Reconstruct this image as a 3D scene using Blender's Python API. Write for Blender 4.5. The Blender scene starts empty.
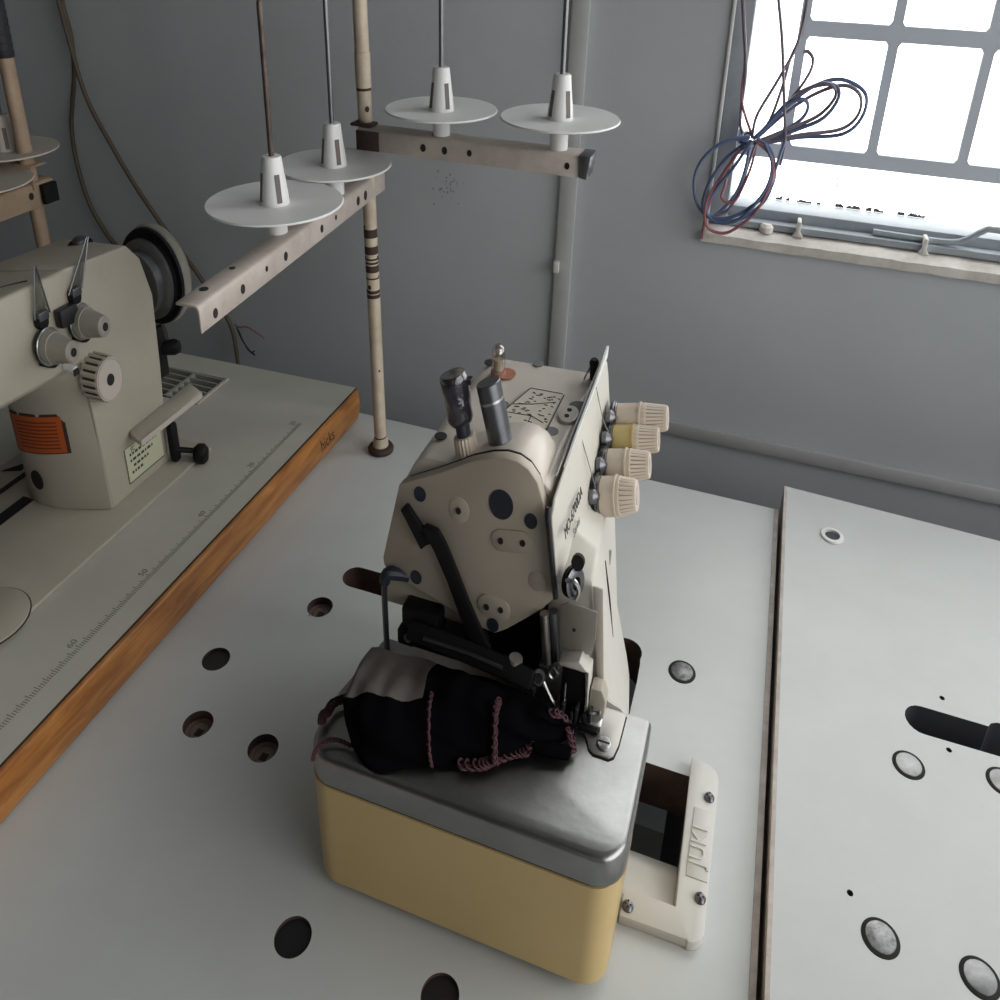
import bpy, bmesh, math, random
from mathutils import Vector, Matrix
random.seed(7)
PI = math.pi
SC = bpy.context.scene
SKY, EXPO = 4.0, 0.0      # daylight strength and exposure
COL = SC.collection

# ------------------------------------------------------------------ squeezed plan of the room
# Plan directions read off the table edges, squeezed across the camera's view: PA runs along the window wall, PB runs
# away from the viewer towards that wall (square corners come out oblique, to match the squeezed image).
PA = Vector((0.7133, -0.3090, 0.0))
PB = Vector((0.2318, 0.9511, 0.0))
UP = Vector((0, 0, 1))
T = 0.75            # height of the two front table tops
TL = 0.79           # height of the table with the wooden edge
WB = 1.20           # the window wall
def P(v): return PA * v[0] + PB * v[1] + UP * v[2]

# ------------------------------------------------------------------ materials
def mat(name, col, rough=.5, metal=0., spec=.5, noise=0., nscale=20., col2=None, bump=0., bscale=200., coat=0.):
    m = bpy.data.materials.new(name); m.use_nodes = True
    nt = m.node_tree; b = nt.nodes['Principled BSDF']
    b.inputs['Roughness'].default_value = rough
    b.inputs['Metallic'].default_value = metal
    b.inputs['Specular IOR Level'].default_value = spec
    b.inputs['Coat Weight'].default_value = coat
    c1 = (*col, 1)
    if noise or col2:
        tc = nt.nodes.new('ShaderNodeTexCoord')
        n = nt.nodes.new('ShaderNodeTexNoise'); n.inputs['Scale'].default_value = nscale
        n.inputs['Detail'].default_value = 6; n.inputs['Roughness'].default_value = .65
        nt.links.new(tc.outputs['Object'], n.inputs['Vector'])
        r = nt.nodes.new('ShaderNodeValToRGB')
        r.color_ramp.elements[0].position = .35; r.color_ramp.elements[1].position = .68
        c2 = col2 or tuple(x * (1 - noise) for x in col)
        r.color_ramp.elements[0].color = (*c2, 1); r.color_ramp.elements[1].color = c1
        nt.links.new(n.outputs['Fac'], r.inputs['Fac'])
        nt.links.new(r.outputs['Color'], b.inputs['Base Color'])
    else:
        b.inputs['Base Color'].default_value = c1
    if bump:
        tc = nt.nodes.new('ShaderNodeTexCoord')
        n2 = nt.nodes.new('ShaderNodeTexNoise'); n2.inputs['Scale'].default_value = bscale
        n2.inputs['Detail'].default_value = 4
        nt.links.new(tc.outputs['Object'], n2.inputs['Vector'])
        bp = nt.nodes.new('ShaderNodeBump'); bp.inputs['Strength'].default_value = bump; bp.inputs['Distance'].default_value = .002
        nt.links.new(n2.outputs['Fac'], bp.inputs['Height']); nt.links.new(bp.outputs['Normal'], b.inputs['Normal'])
    return m

def wood_mat(name, c1, c2, rough=.42):
    m = bpy.data.materials.new(name); m.use_nodes = True
    nt = m.node_tree; b = nt.nodes['Principled BSDF']; b.inputs['Roughness'].default_value = rough
    tc = nt.nodes.new('ShaderNodeTexCoord'); mp = nt.nodes.new('ShaderNodeMapping')
    mp.inputs['Rotation'].default_value = (0, 0, -.24)
    mp.inputs['Scale'].default_value = (26, 4.0, 60)
    nt.links.new(tc.outputs['Object'], mp.inputs['Vector'])
    n = nt.nodes.new('ShaderNodeTexNoise'); n.inputs['Scale'].default_value = 2.2; n.inputs['Detail'].default_value = 8
    n.inputs['Distortion'].default_value = .6
    nt.links.new(mp.outputs['Vector'], n.inputs['Vector'])
    r = nt.nodes.new('ShaderNodeValToRGB')
    r.color_ramp.elements[0].position = .36; r.color_ramp.elements[1].position = .62
    r.color_ramp.elements[0].color = (*c2, 1); r.color_ramp.elements[1].color = (*c1, 1)
    nt.links.new(n.outputs['Fac'], r.inputs['Fac']); nt.links.new(r.outputs['Color'], b.inputs['Base Color'])
    return m

M = {}
M['lam'] = mat('white_laminate', (.55, .572, .565), .34, noise=.06, nscale=14, spec=.5)
M['lam2'] = mat('aged_laminate', (.54, .53, .47), .36, noise=.07, nscale=12)
M['edgeband'] = mat('worn_edge_band', (.58, .51, .465), .6, noise=.35, nscale=60)
M['recess'] = mat('brown_recess_board', (.19, .135, .11), .8, noise=.3, nscale=120)
M['slotshade'] = mat('shaded_slot_wall', (.035, .036, .045), .8)  # the shade inside the slot is put into this colour
M['chip'] = mat('brown_chipboard', (.075, .04, .031), .8, noise=.4, nscale=90)
M['wood'] = wood_mat('varnished_wood', (.47, .20, .048), (.27, .095, .02))
M['woodline'] = mat('dark_glue_line', (.05, .03, .018), .7)
M['ink'] = mat('black_ink', (.03, .028, .028), .6)
M['fadedink'] = mat('faded_ink', (.24, .235, .205), .6)
M['cream'] = mat('cream_enamel', (.60, .545, .48), .38, noise=.05, nscale=25, coat=.2)
M['guard'] = mat('grey_guard_enamel', (.27, .25, .215), .45)
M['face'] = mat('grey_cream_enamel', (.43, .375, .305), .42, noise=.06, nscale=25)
M['frm'] = mat('pale_frame_plastic', (.62, .61, .575), .45)
M['creampl'] = mat('cream_plastic', (.60, .575, .52), .45, noise=.05, nscale=30)
M['knob'] = mat('beige_plastic', (.60, .52, .43), .5)
M['knoby'] = mat('yellowed_plastic', (.56, .44, .19), .5)
M['yellow'] = mat('mustard_enamel', (.58, .43, .195), .42, noise=.06, nscale=12)
M['old'] = mat('aged_machine_enamel', (.43, .395, .325), .42, noise=.10, nscale=14)
M['chrome'] = mat('brushed_steel', (.34, .34, .335), .33, 1, noise=.22, nscale=18, bump=.05)
M['steel'] = mat('bright_steel', (.55, .55, .55), .32, 1)
M['platest'] = mat('dull_plate_steel', (.36, .345, .325), .42, 1)
M['dsteel'] = mat('dark_steel', (.16, .165, .18), .35, .9)
M['black'] = mat('black_plastic', (.014, .014, .017), .42)
M['blackm'] = mat('black_metal', (.009, .0085, .0095), .48, 0, spec=.18)
M['navy'] = mat('navy_plug_and_shade', (.016, .02, .034), .5)
M['hole'] = mat('dark_recess', (.012, .011, .011), .85)
M['stand'] = mat('cream_stand_paint', (.58, .50, .39), .45, noise=.12, nscale=50, col2=(.43, .35, .26))
M['standold'] = mat('stained_stand_paint', (.40, .29, .20), .5, noise=.2, nscale=40)
M['arm'] = mat('rusty_arm_paint', (.52, .465, .42), .45, nscale=30, col2=(.40, .345, .31))
M['rust'] = mat('dark_rust', (.055, .03, .024), .75, noise=.4, nscale=90)
M['rustrod'] = mat('rusted_rod', (.13, .10, .085), .45, .5, nscale=60, col2=(.07, .05, .045))
M['rod'] = mat('steel_rod', (.20, .205, .215), .35, .8)
M['wp'] = mat('white_plastic', (.72, .725, .72), .4)
M['wpd'] = mat('greyed_plastic', (.29, .29, .26), .5)
M['wpold'] = mat('yellowed_white_plastic', (.50, .45, .40), .5)
M['tape'] = mat('black_tape', (.02, .02, .024), .6)
M['orange'] = mat('orange_label', (.42, .085, .012), .5)
M['paper'] = mat('pale_green_label', (.52, .53, .38), .55)
M['label'] = mat('cream_label', (.60, .545, .46), .5, noise=.08, nscale=200)
M['wall'] = mat('grey_wall_paint', (.545, .575, .60), .8, noise=.09, nscale=3.5, bump=.25, bscale=60)
M['wall2'] = mat('fill_cut_wall_paint', (.13, .13, .125), .85, noise=.1, nscale=4)  # unseen walls made dark to cut bounced fill light
M['trim'] = mat('greyed_trim_paint', (.53, .54, .545), .6, noise=.1, nscale=20)
M['scuff'] = mat('wall_scuff', (.31, .315, .32), .9)
M['floor'] = mat('dull_floor', (.16, .155, .15), .6, noise=.2, nscale=6)
M['ceil'] = mat('ceiling_paint', (.32, .32, .315), .9)  # unseen ceiling darkened too, for less bounced light
M['frame'] = mat('grey_window_paint', (.36, .40, .44), .5, noise=.15, nscale=40)
M['grille'] = mat('hazed_grille_grey', (.56, .61, .68), .5)  # lightened so the colour carries the window's glare haze
M['sill'] = mat('worn_sill_plaster', (.78, .75, .71), .8, nscale=30, col2=(.58, .54, .49), bump=.3)
M['edgew'] = mat('white_reveal_and_shine', (.70, .71, .69), .6)
M['wireb'] = mat('blue_wire', (.115, .16, .29), .45)  # blue, red and grey wire colours lightened to include glare haze
M['wirer'] = mat('red_wire', (.36, .14, .16), .45)
M['wireg'] = mat('grey_purple_wire', (.20, .165, .205), .5)
M['cable'] = mat('brown_cable', (.105, .082, .055), .55)
M['green'] = mat('dark_green_wire', (.02, .035, .032), .5)
M['velvet_shade'] = mat('black_velvet_and_shade', (.0035, .0035, .0045), 1, spec=.0)
M['lining'] = mat('taupe_lining', (.125, .112, .102), .85, spec=.2, noise=.1, nscale=60, bump=.2, bscale=120)
M['thread'] = mat('maroon_thread', (.07, .019, .028), .8, noise=.5, nscale=300)
M['wrap'] = mat('plastic_wrap', (.045, .04, .055), .16, noise=.6, nscale=60, bump=1., bscale=90, coat=.8)
M['redpl'] = mat('red_brown_collar', (.36, .15, .09), .5)
M['felt'] = mat('grey_recess', (.16, .16, .165), .8)
def glass(name, tint, mix=.12, rough=.02):
    m = bpy.data.materials.new(name); m.use_nodes = True
    nt = m.node_tree; nt.nodes.clear()
    o = nt.nodes.new('ShaderNodeOutputMaterial'); t = nt.nodes.new('ShaderNodeBsdfTransparent'); g = nt.nodes.new('ShaderNodeBsdfGlossy')
    x = nt.nodes.new('ShaderNodeMixShader'); x.inputs['Fac'].default_value = mix
    t.inputs['Color'].default_value = (*tint, 1); g.inputs['Roughness'].default_value = rough
    nt.links.new(t.outputs[0], x.inputs[1]); nt.links.new(g.outputs[0], x.inputs[2]); nt.links.new(x.outputs[0], o.inputs['Surface'])
    return m
M['glass'] = glass('window_glass', (.97, .98, .98), .04)
M['dome'] = glass('clear_plastic', (.82, .72, .68), .28, .08)
M['clear'] = glass('clear_guard', (.75, .76, .74), .2, .1)

# ------------------------------------------------------------------ mesh builder, working in plan coordinates (a, b, z)
def smooth_path(pts, n=6, closed=False):
    pts = [Vector(p) for p in pts]; out = []; N = len(pts)
    rng = range(N if closed else N - 1)
    for i in rng:
        g = lambda k: pts[k % N] if closed else pts[max(0, min(N - 1, k))]
        p0, p1, p2, p3 = g(i - 1), g(i), g(i + 1), g(i + 2)
        for k in range(n):
            t = k / n
            out.append(.5 * ((2 * p1) + (p2 - p0) * t + (2 * p0 - 5 * p1 + 4 * p2 - p3) * t * t + (3 * p1 - p0 - 3 * p2 + p3) * t ** 3))
    if not closed: out.append(pts[-1])
    return out

def perp(d):
    d = Vector(d).normalized()
    u = d.cross(Vector((0, 0, 1)))
    if u.length < 1e-3: u = Vector((1, 0, 0))
    u.normalize(); return u, d.cross(u).normalized()

class MB:
    def __init__(s): s.bm = bmesh.new(); s.mats = []; s.cur = 0
    def use(s, key):
        m = M[key]
        if m not in s.mats: s.mats.append(m)
        s.cur = s.mats.index(m); return s
    def face(s, vs):
        try:
            f = s.bm.faces.new(vs); f.material_index = s.cur; return f
        except ValueError: return None
    def loft(s, rings, cap=True, closed=False):
        R = [[s.bm.verts.new(Vector(p)) for p in r] for r in rings]; n = len(R[0])
        pairs = list(zip(R, R[1:])) + ([(R[-1], R[0])] if closed else [])
        for r0, r1 in pairs:
            for i in range(n): s.face((r0[i], r0[(i + 1) % n], r1[(i + 1) % n], r1[i]))
        if cap and not closed: s.face(list(reversed(R[0]))); s.face(R[-1])
        return s
    def bevelled(s, other, w, seg=2, ang=30):
        """take another builder's mesh, round its edges and merge it"""
        bm = other.bm
        bmesh.ops.recalc_face_normals(bm, faces=bm.faces[:])
        es = [e for e in bm.edges if len(e.link_faces) == 2 and e.calc_face_angle(0) > math.radians(ang)]
        bmesh.ops.bevel(bm, geom=es, offset=w, segments=seg, profile=.5, affect='EDGES', clamp_overlap=True)
        me = bpy.data.meshes.new('tmp'); bm.to_mesh(me); bm.free()
        k0 = len(s.bm.faces); s.bm.from_mesh(me); s.bm.faces.ensure_lookup_table()
        for f in s.bm.faces[k0:]: f.material_index = s.cur
        bpy.data.meshes.remove(me); return s
    def box(s, a0, a1, b0, b1, z0, z1, w=0, seg=2):
        t = MB() if w else s
        t.loft([[(a0, b0, z), (a1, b0, z), (a1, b1, z), (a0, b1, z)] for z in (z0, z1)])
        if w: s.bevelled(t, w, seg)
        return s
    def prism(s, pts, plane, c0, c1, w=0, seg=2, ang=30):
        k = {'ab': lambda p, c: (p[0], p[1], c), 'az': lambda p, c: (p[0], c, p[1]), 'bz': lambda p, c: (c, p[0], p[1])}[plane]
        t = MB() if w else s
        t.loft([[k(p, c0) for p in pts], [k(p, c1) for p in pts]])
        if w: s.bevelled(t, w, seg, ang)
        return s
    def lathe(s, p0, d, prof, n=28, cap=True, squash=None):
        d = Vector(d).normalized(); u, v = perp(d); p0 = Vector(p0)
        s.loft([[p0 + d * t + (u * math.cos(2 * PI * i / n) + v * math.sin(2 * PI * i / n)) * max(r, 1e-5) for i in range(n)] for t, r in prof], cap)
        return s
    def cyl(s, p0, p1, r0, r1=None, n=24):
        p0, p1 = Vector(p0), Vector(p1); L = (p1 - p0).length
        return s.lathe(p0, p1 - p0, [(0, r0), (L, r0 if r1 is None else r1)], n)
    def tube(s, pts, r, n=8, closed=False):
        pts = [Vector(p) for p in pts]; N = len(pts); rings = []
        u = None
        for i in range(N):
            if closed: d = pts[(i + 1) % N] - pts[i - 1]
            else: d = pts[min(N - 1, i + 1)] - pts[max(0, i - 1)]
            if d.length < 1e-9: d = Vector((0, 0, 1))
            d.normalize()
            if u is None: u, v = perp(d)
            else:
                u = (u - d * u.dot(d)); u = u.normalized() if u.length > 1e-6 else perp(d)[0]; v = d.cross(u)
            rr = r[i] if isinstance(r, (list, tuple)) else r
            rings.append([pts[i] + (u * math.cos(2 * PI * k / n) + v * math.sin(2 * PI * k / n)) * rr for k in range(n)])
        return s.loft(rings, True, closed)
    def bar(s, pts, w, h, nrm):
        """flat strip along a path: width w across, thickness h along nrm"""
        pts = [Vector(p) for p in pts]; nrm = Vector(nrm).normalized(); rings = []; N = len(pts)
        for i in range(N):
            d = (pts[min(N - 1, i + 1)] - pts[max(0, i - 1)]).normalized(); c = d.cross(nrm).normalized()
            ww = w[i] if isinstance(w, (list, tuple)) else w
            rings.append([pts[i] + c * ww / 2 * x + nrm * h * y for x, y in ((-1, 0), (1, 0), (1, 1), (-1, 1))])
        return s.loft(rings)
    def disc(s, p, d, r, th=.0006, n=20):
        p = Vector(p); d = Vector(d).normalized(); return s.cyl(p, p + d * th, r, n=n)
    def plate(s, outer, holes, z1, z0, top, side):
        bm = bmesh.new(); es = []
        for loop in [outer] + holes:
            vs = [bm.verts.new((p[0], p[1], z1)) for p in loop]
            es += [bm.edges.new((vs[i], vs[(i + 1) % len(vs)])) for i in range(len(vs))]
        bmesh.ops.triangle_fill(bm, use_beauty=True, edges=es, normal=(0, 0, 1))
        fs = bm.faces[:]
        ex = bmesh.ops.extrude_face_region(bm, geom=fs, use_keep_orig=True)
        bmesh.ops.translate(bm, vec=(0, 0, z0 - z1), verts=[v for v in ex['geom'] if isinstance(v, bmesh.types.BMVert)])
        bmesh.ops.recalc_face_normals(bm, faces=bm.faces[:])
        s.use(side); i1 = s.cur; s.use(top); i0 = s.cur
        for f in bm.faces: f.material_index = i0 if abs(f.normal.z) > .5 else i1
        me = bpy.data.meshes.new('tmp'); bm.to_mesh(me); bm.free()
        s.bm.from_mesh(me); bpy.data.meshes.remove(me); return s
    def build(s, name, parent=None, loc=None, sharp=35, fixn=True):
        """link the mesh as ONE object; loc is the plan point of a top-level object's base"""
        if fixn: bmesh.ops.recalc_face_normals(s.bm, faces=s.bm.faces[:])
        base = P(loc) if loc is not None else (ROOTLOC[parent.name] if parent else Vector((0, 0, 0)))
        for v in s.bm.verts: v.co = P(v.co) - base
        s.bm.normal_update()
        for f in s.bm.faces: f.smooth = True
        for e in s.bm.edges:
            if len(e.link_faces) != 2 or e.calc_face_angle(0) > math.radians(sharp): e.smooth = False
        me = bpy.data.meshes.new(name); s.bm.to_mesh(me); s.bm.free()
        for m in s.mats: me.materials.append(m)
        o = bpy.data.objects.new(name, me); COL.objects.link(o)
        if parent: o.parent = parent
        else: o.location = base
        ROOTLOC[o.name] = base
        return o
ROOTLOC = {}
def B(key): return MB().use(key)
def tag(o, label, cat, group=None):
    o['label'] = label; o['category'] = cat
    if group: o['group'] = group
    return o
def thing(name, label, cat, loc, group=None):
    o = bpy.data.objects.new(name, None); o.empty_display_size = .05; COL.objects.link(o)
    o.location = P(loc); ROOTLOC[o.name] = P(loc); return tag(o, label, cat, group)
def struct(o): o['kind'] = 'structure'; return o
def circ(a, b, r, n=32): return [(a + r * math.cos(2 * PI * i / n), b + r * math.sin(2 * PI * i / n)) for i in range(n)]
def text(s, size, origin, u, v, n, key, name, parent, depth=.0003, align='CENTER'):
    """lettering as thin raised mesh; u, v, n are plan directions of reading, up and outward"""
    c = bpy.data.curves.new('txt', 'FONT'); c.body = s; c.size = size; c.align_x = align; c.align_y = 'CENTER'
    c.extrude = depth / 2; c.resolution_u = 3
    o = bpy.data.objects.new('txt', c); COL.objects.link(o)
    dg = bpy.context.evaluated_depsgraph_get(); me = bpy.data.meshes.new_from_object(o.evaluated_get(dg))
    bpy.data.objects.remove(o); bpy.data.curves.remove(c)
    b = B(key); b.bm.from_mesh(me); bpy.data.meshes.remove(me)
    O, U, V, Nn = Vector(origin), Vector(u).normalized(), Vector(v).normalized(), Vector(n).normalized()
    for w in b.bm.verts: w.co = O + U * w.co.x + V * w.co.y + Nn * (w.co.z + depth / 2)
    for f in b.bm.faces: f.material_index = 0
    return b.build(name, parent)

# ================================================================== THE ROOM
ROOM = (-2.6, 1.20, -2.2, WB, 0.0, 2.75)      # a0 a1 b0 b1 z0 z1
a0, a1, b0, b1, z0, z1 = ROOM
struct(B('floor').box(a0 - .1, a1 + .1, b0 - .1, b1 + .12, -.08, 0).build('floor'))
struct(B('ceil').box(a0 - .1, a1 + .1, b0 - .1, b1 + .12, z1, z1 + .08).build('ceiling'))
WA0, WA1, WZ0, WZ1 = -.0765, 1.05, .950, 2.15  # window opening in the back wall
def wall_az(name, b_in, b_out, opening, key='wall'):
    m = B(key)
    oa0, oa1, oz0, oz1 = opening
    bb0, bb1 = min(b_in, b_out), max(b_in, b_out)
    m.box(a0 - .1, oa0, bb0, bb1, 0, z1); m.box(oa1, a1 + .1, bb0, bb1, 0, z1)
    m.box(oa0, oa1, bb0, bb1, 0, oz0); m.box(oa0, oa1, bb0, bb1, oz1, z1)
    return struct(m.build(name))
wall_az('wall_back', WB, WB + .12, (WA0, WA1, WZ0, WZ1))
FW = (-.55, -.25, 1.05, 1.95)                       # window behind the viewer
wall_az('wall_front', b0, b0 - .1, FW, 'wall2')
struct(B('wall2').box(a0 - .1, a0, b0, b1, 0, z1).build('wall_left'))
RWB0, RWB1, RWZ0, RWZ1 = -.9, 1.05, .95, 1.95     # window in the wall on the viewer's right
m = B('wall'); m.box(a1, a1 + .1, b0, RWB0, 0, z1); m.box(a1, a1 + .1, RWB1, b1, 0, z1)
m.box(a1, a1 + .1, RWB0, RWB1, 0, RWZ0); m.box(a1, a1 + .1, RWB0, RWB1, RWZ1, z1)
struct(m.build('wall_right'))
# skirting band, pipe batten and scuff on the back wall
m = B('trim').box(-.284, a1, WB - .009, WB - .0003, .701, .7195, .003)
struct(m.build('trim_1'))
t2 = struct(B('trim').prism([(-.3145, .35), (-.285, .35), (-.2715, 1.4), (-.2985, 1.4)], 'az', WB - .008, WB - .0003, .002).build('trim_2'))
B('sill').box(-.3065, -.297, WB - .016, WB - .008, .888, .903, .002).build('clip', t2)
m = B('scuff')
for i in range(34):
    x, z = random.gauss(-.497, .014), random.gauss(.972, .010)
    m.disc((x, WB - .0004, z), (0, -1, 0), random.uniform(.0006, .0017), .0003, 6)
m.build('scuff_marks', bpy.data.objects['wall_back'])

# ---- window
fr = struct(B('frame').box(WA0 + .0005, WA0 + .0300, WB + .012, WB + .085, WZ0 + .019, WZ1 - .001, .002).box(WA1 - .024, WA1 - .0005, WB + .012, WB + .085, WZ0 + .019, WZ1 - .001)
     .box(WA0 + .0235, WA1 - .024, WB + .012, WB + .085, WZ1 - .024, WZ1 - .001).build('window_1'))
B('edgew').box(WA0 + .0003, WA0 + .0045, WB - .004, WB + .0118, WZ0 + .018, WZ1 - .001, .001).build('reveal_edge', fr)
m = B('frame').box(WA0 + .0235, WA1 - .024, WB + .03, WB + .085, WZ0 + .022, WZ0 + .037, .002)
m.box(WA0 + .02, WA1 - .024, WB + .012, WB + .03, WZ0 + .0185, WZ0 + .026, .0015)
m.build('window_rail', fr)
m = B('sill')
N = 60; ring = []
for i in range(N + 1):
    a = WA0 - .002 + (WA1 - WA0 + .004) * i / N; j = lambda s: random.uniform(-s, s)
    ring.append([(a, WB - .008 + j(.0006), WZ0 + .001 + j(.0006)), (a, WB - .009 + j(.0006), WZ0 + .011 + j(.0005)), (a, WB + .004, WZ0 + .0165 + j(.0008)), (a, WB + .10, WZ0 + .0175), (a, WB + .10, WZ0 + .001)])
m.loft(ring); m.build('window_sill', fr)
m = B('edgew').box(WA0 + .024, WA0 + .036, WB + .02, WB + .034, WZ0 + .110, WZ0 + .121)
m.build('bracket', fr)
m = B('rust')
for a, w in ((.004, .006), (.020, .010), (.036, .005), (.052, .022), (.081, .006), (.108, .012), (.124, .020), (.152, .008), (.163, .014), (.196, .010), (.210, .024)):
    k = max(3, int(w / .002)); h_ = [WZ0 + .0385 + random.uniform(0, .0028) for _ in range(k + 1)]
    m.prism([(a + w * i / k, WZ0 + .0372) for i in range(k + 1)] + [(a + w * i / k, h_[i]) for i in range(k, -1, -1)], 'az', WB + .083, WB + .0855)
m.build('peeled_paint', fr)
for a in (.058, .229, .41, .62):
    B('sill').prism([(a - .008, WZ0 + .0168), (a + .008, WZ0 + .0168), (a + .0028, WZ0 + .022), (a + .0028, WZ0 + .034), (a - .0028, WZ0 + .034), (a - .0028, WZ0 + .022)], 'az', WB + .004, WB + .026, .0015).build('rail_clip', fr)
B('sill').lathe((.013, WB + .012, WZ0 + .0168), (0, 0, 1), [(0, .010), (.006, .010), (.009, .006)]).build('putty_lump', fr)
B('frame').tube(smooth_path([(.160, WB + .022, WZ0 + .030), (.255, WB + .020, WZ0 + .030), (.280, WB + .018, WZ0 + .036), (.298, WB + .016, WZ0 + .047), (.316, WB + .016, WZ0 + .050), (.43, WB + .016, WZ0 + .047)], 5), .0035).build('window_stay', fr)
# bars of the burglar grille, each crossing both ways
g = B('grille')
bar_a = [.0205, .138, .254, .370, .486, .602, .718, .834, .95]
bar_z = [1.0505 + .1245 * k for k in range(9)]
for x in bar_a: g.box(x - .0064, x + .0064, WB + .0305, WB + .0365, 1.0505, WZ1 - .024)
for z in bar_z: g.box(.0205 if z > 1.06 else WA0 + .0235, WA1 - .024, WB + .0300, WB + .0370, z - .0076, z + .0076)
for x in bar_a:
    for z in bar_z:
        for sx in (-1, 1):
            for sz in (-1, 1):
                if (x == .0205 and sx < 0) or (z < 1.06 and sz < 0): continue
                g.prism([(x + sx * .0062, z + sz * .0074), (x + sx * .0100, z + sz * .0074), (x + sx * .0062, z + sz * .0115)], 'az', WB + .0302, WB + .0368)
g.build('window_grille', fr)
B('glass').box(WA0 + .0235, WA1 - .024, WB + .062, WB + .065, WZ0 + .037, WZ1 - .024).build('glass_pane', fr)
m = B('trim')
for i in range(46):
    x, z = random.gauss(.098, .012), random.gauss(1.018, .006)
    m.disc((x, WB + .0617, z), (0, -1, 0), random.uniform(.0004, .0011), .0002, 6)
m.build('glass_smudge', fr)
for nm, (p, q) in {'window_2': ((FW[0], FW[1]), 'f'), 'window_3': ((RWB0, RWB1), 'r')}.items():
    m = B('frame'); c0, c1 = p; zz0, zz1 = (FW[2], FW[3]) if q == 'f' else (RWZ0, RWZ1); n = 5
    for i in range(n + 1):
        c = c0 + .015 + (c1 - c0 - .03) * i / n
        if q == 'f': m.box(c - .014, c + .014, b0 - .06, b0 - .03, zz0 + .001, zz1 - .001)
        else: m.box(a1 + .03, a1 + .06, c - .014, c + .014, zz0 + .001, zz1 - .001)
    for z in (zz0 + .016, (zz0 + zz1) / 2, zz1 - .016):
        if q == 'f': m.box(c0 + .001, c1 - .001, b0 - .059, b0 - .031, z - .014, z + .014)
        else: m.box(a1 + .031, a1 + .059, c0 + .001, c1 - .001, z - .014, z + .014)
    struct(m.build(nm))

# ================================================================== TABLES
def arc(cx, cy, r, t0, t1, n=10): return [(cx + r * math.cos(t0 + (t1 - t0) * i / n), cy + r * math.sin(t0 + (t1 - t0) * i / n)) for i in range(n + 1)]
def legs(root, quad, ztop):
    for (a, b) in quad:
        B('dsteel').box(a - .02, a + .02, b - .02, b + .02, .0, ztop - .001, .003).build('leg', root)
RH = .0145
# --- table under the overlock machine
mt = thing('sewing_table', 'white laminate sewing table carrying the cream and mustard overlock machine', 'table', (-.24, .4, 0))
ms = [(-.2641, .3202), (-.1404, .3239), (-.4805, .5134)]                 # plain through holes
mb = [(-.4131, .6127), (-.4501, .4448), (-.3760, .4452)]                 # counterbored holes with a bolt
slot = arc(-.3965, .6672, .0158, PI / 2, 3 * PI / 2) + [(-.26, .6525), (-.235, .640), (-.225, .598), (-.06, .590), (-.0505, .598), (-.0500, .640), (-.0508, .664)] + arc(-.0685, .6745, .0175, -.3, PI / 2, 6) + [(-.2, .684)]
chute = [(-.13, .436), (.0165, .436), (.0165, .5565), (-.13, .5565)]
outer = [(-.5595, -.25), (.0785, -.25), (.0785, .9733), (-.5595, .9733)]
top = B('lam').plate(outer, [circ(*p, RH) for p in ms + mb] + [circ(-.0066, .6692, RH), slot, chute], T, T - .04, 'lam', 'chip').build('tabletop', mt)
B('edgeband').box(.0787, .0840, -.25, .9733, T - .04, T + .0002).build('edge_band', mt)
for (x, y) in mb:
    B('recess').disc((x, y, T - .008), (0, 0, 1), RH - .0004, .001).use('hole').box(x - .0025, x + .0045, y - .0055, y + .002, T - .0069, T - .0066).tube([(x + .0095 * math.cos(2 * PI * i / 24), y + .0095 * math.sin(2 * PI * i / 24), T - .0071) for i in range(24)], .0003, 5, closed=True).build('bolt_recess', mt)
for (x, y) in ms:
    B('black').disc((x, y, T - .0045), (0, 0, 1), RH - .0003, .002).build('hole_shade', mt)  # black disc stands in for the shade inside the through hole
def capdisc(root, x, y, key='chrome', r=RH, T=T):
    c = B('hole').lathe((x, y, T - .004), (0, 0, 1), [(0, r - .0002), (.0043, r - .0002), (.0047, r - .0012)]).build('metal_cap', root)
    B(key).lathe((x, y, T + .0005), (0, 0, 1), [(0, r - .0028), (.0006, r - .0032), (.0012, r * .5), (.0014, .0001)]).build('cap_face', c)
M['capworn'] = mat('worn_cap_metal', (.32, .32, .32), .4, .9, nscale=110, col2=(.08, .08, .08)); M['capmetal'] = mat('dull_cap_metal', (.31, .31, .31), .38, 1, noise=.45, nscale=60)
capdisc(mt, -.0066, .6692, 'capworn')
legs(mt, [(-.5, -.2), (.02, -.2), (-.5, .90), (.02, .90)], T - .04)
for (x, y) in ((-.30, .575), (-.418, .598)):
    B('scuff').disc((x, y, T + .0001), (0, 0, 1), .0014, .0003, 8).build('speck', mt)
# --- table on the right
rtb = thing('sewing_table', 'bare white laminate table under the window with metal caps and an empty slot', 'table', (.4, .4, 0))
TR = T + .010       # this table stands a little higher
q = lambda L: [(x * .9811, y * .9811) for x, y in L]
rslot = q(arc(.2325, .6965, .0165, PI / 2, 3 * PI / 2) + [(.55, .6790), (.55, .7195), (.3045, .7195), (.2985, .7165), (.2955, .712)])
router = q([(.0938, -.25), (.80, -.25), (.80, .990), (.0938, 1.0285)])
rcaps = q([(.2138, .6398), (.2974, .6524), (.1766, .4755), (.2477, .4727)]); GX, GY = .1522 * .9811, .9445 * .9811
B('lam').plate(router, [rslot, circ(GX, GY, .0112)] + [circ(x, y, .0026, 12) for x, y in q([(.2553, .7313), (.2534, .6702), (.1549, .502)])] + [circ(x, y, RH) for x, y in rcaps], TR, TR - .04, 'lam', 'slotshade').build('tabletop', rtb)
B('edgeband').box(router[0][0] - .0035, router[0][0] - .0001, router[0][1], router[3][1], TR - .04, TR + .0002).build('edge_band', rtb)
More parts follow.
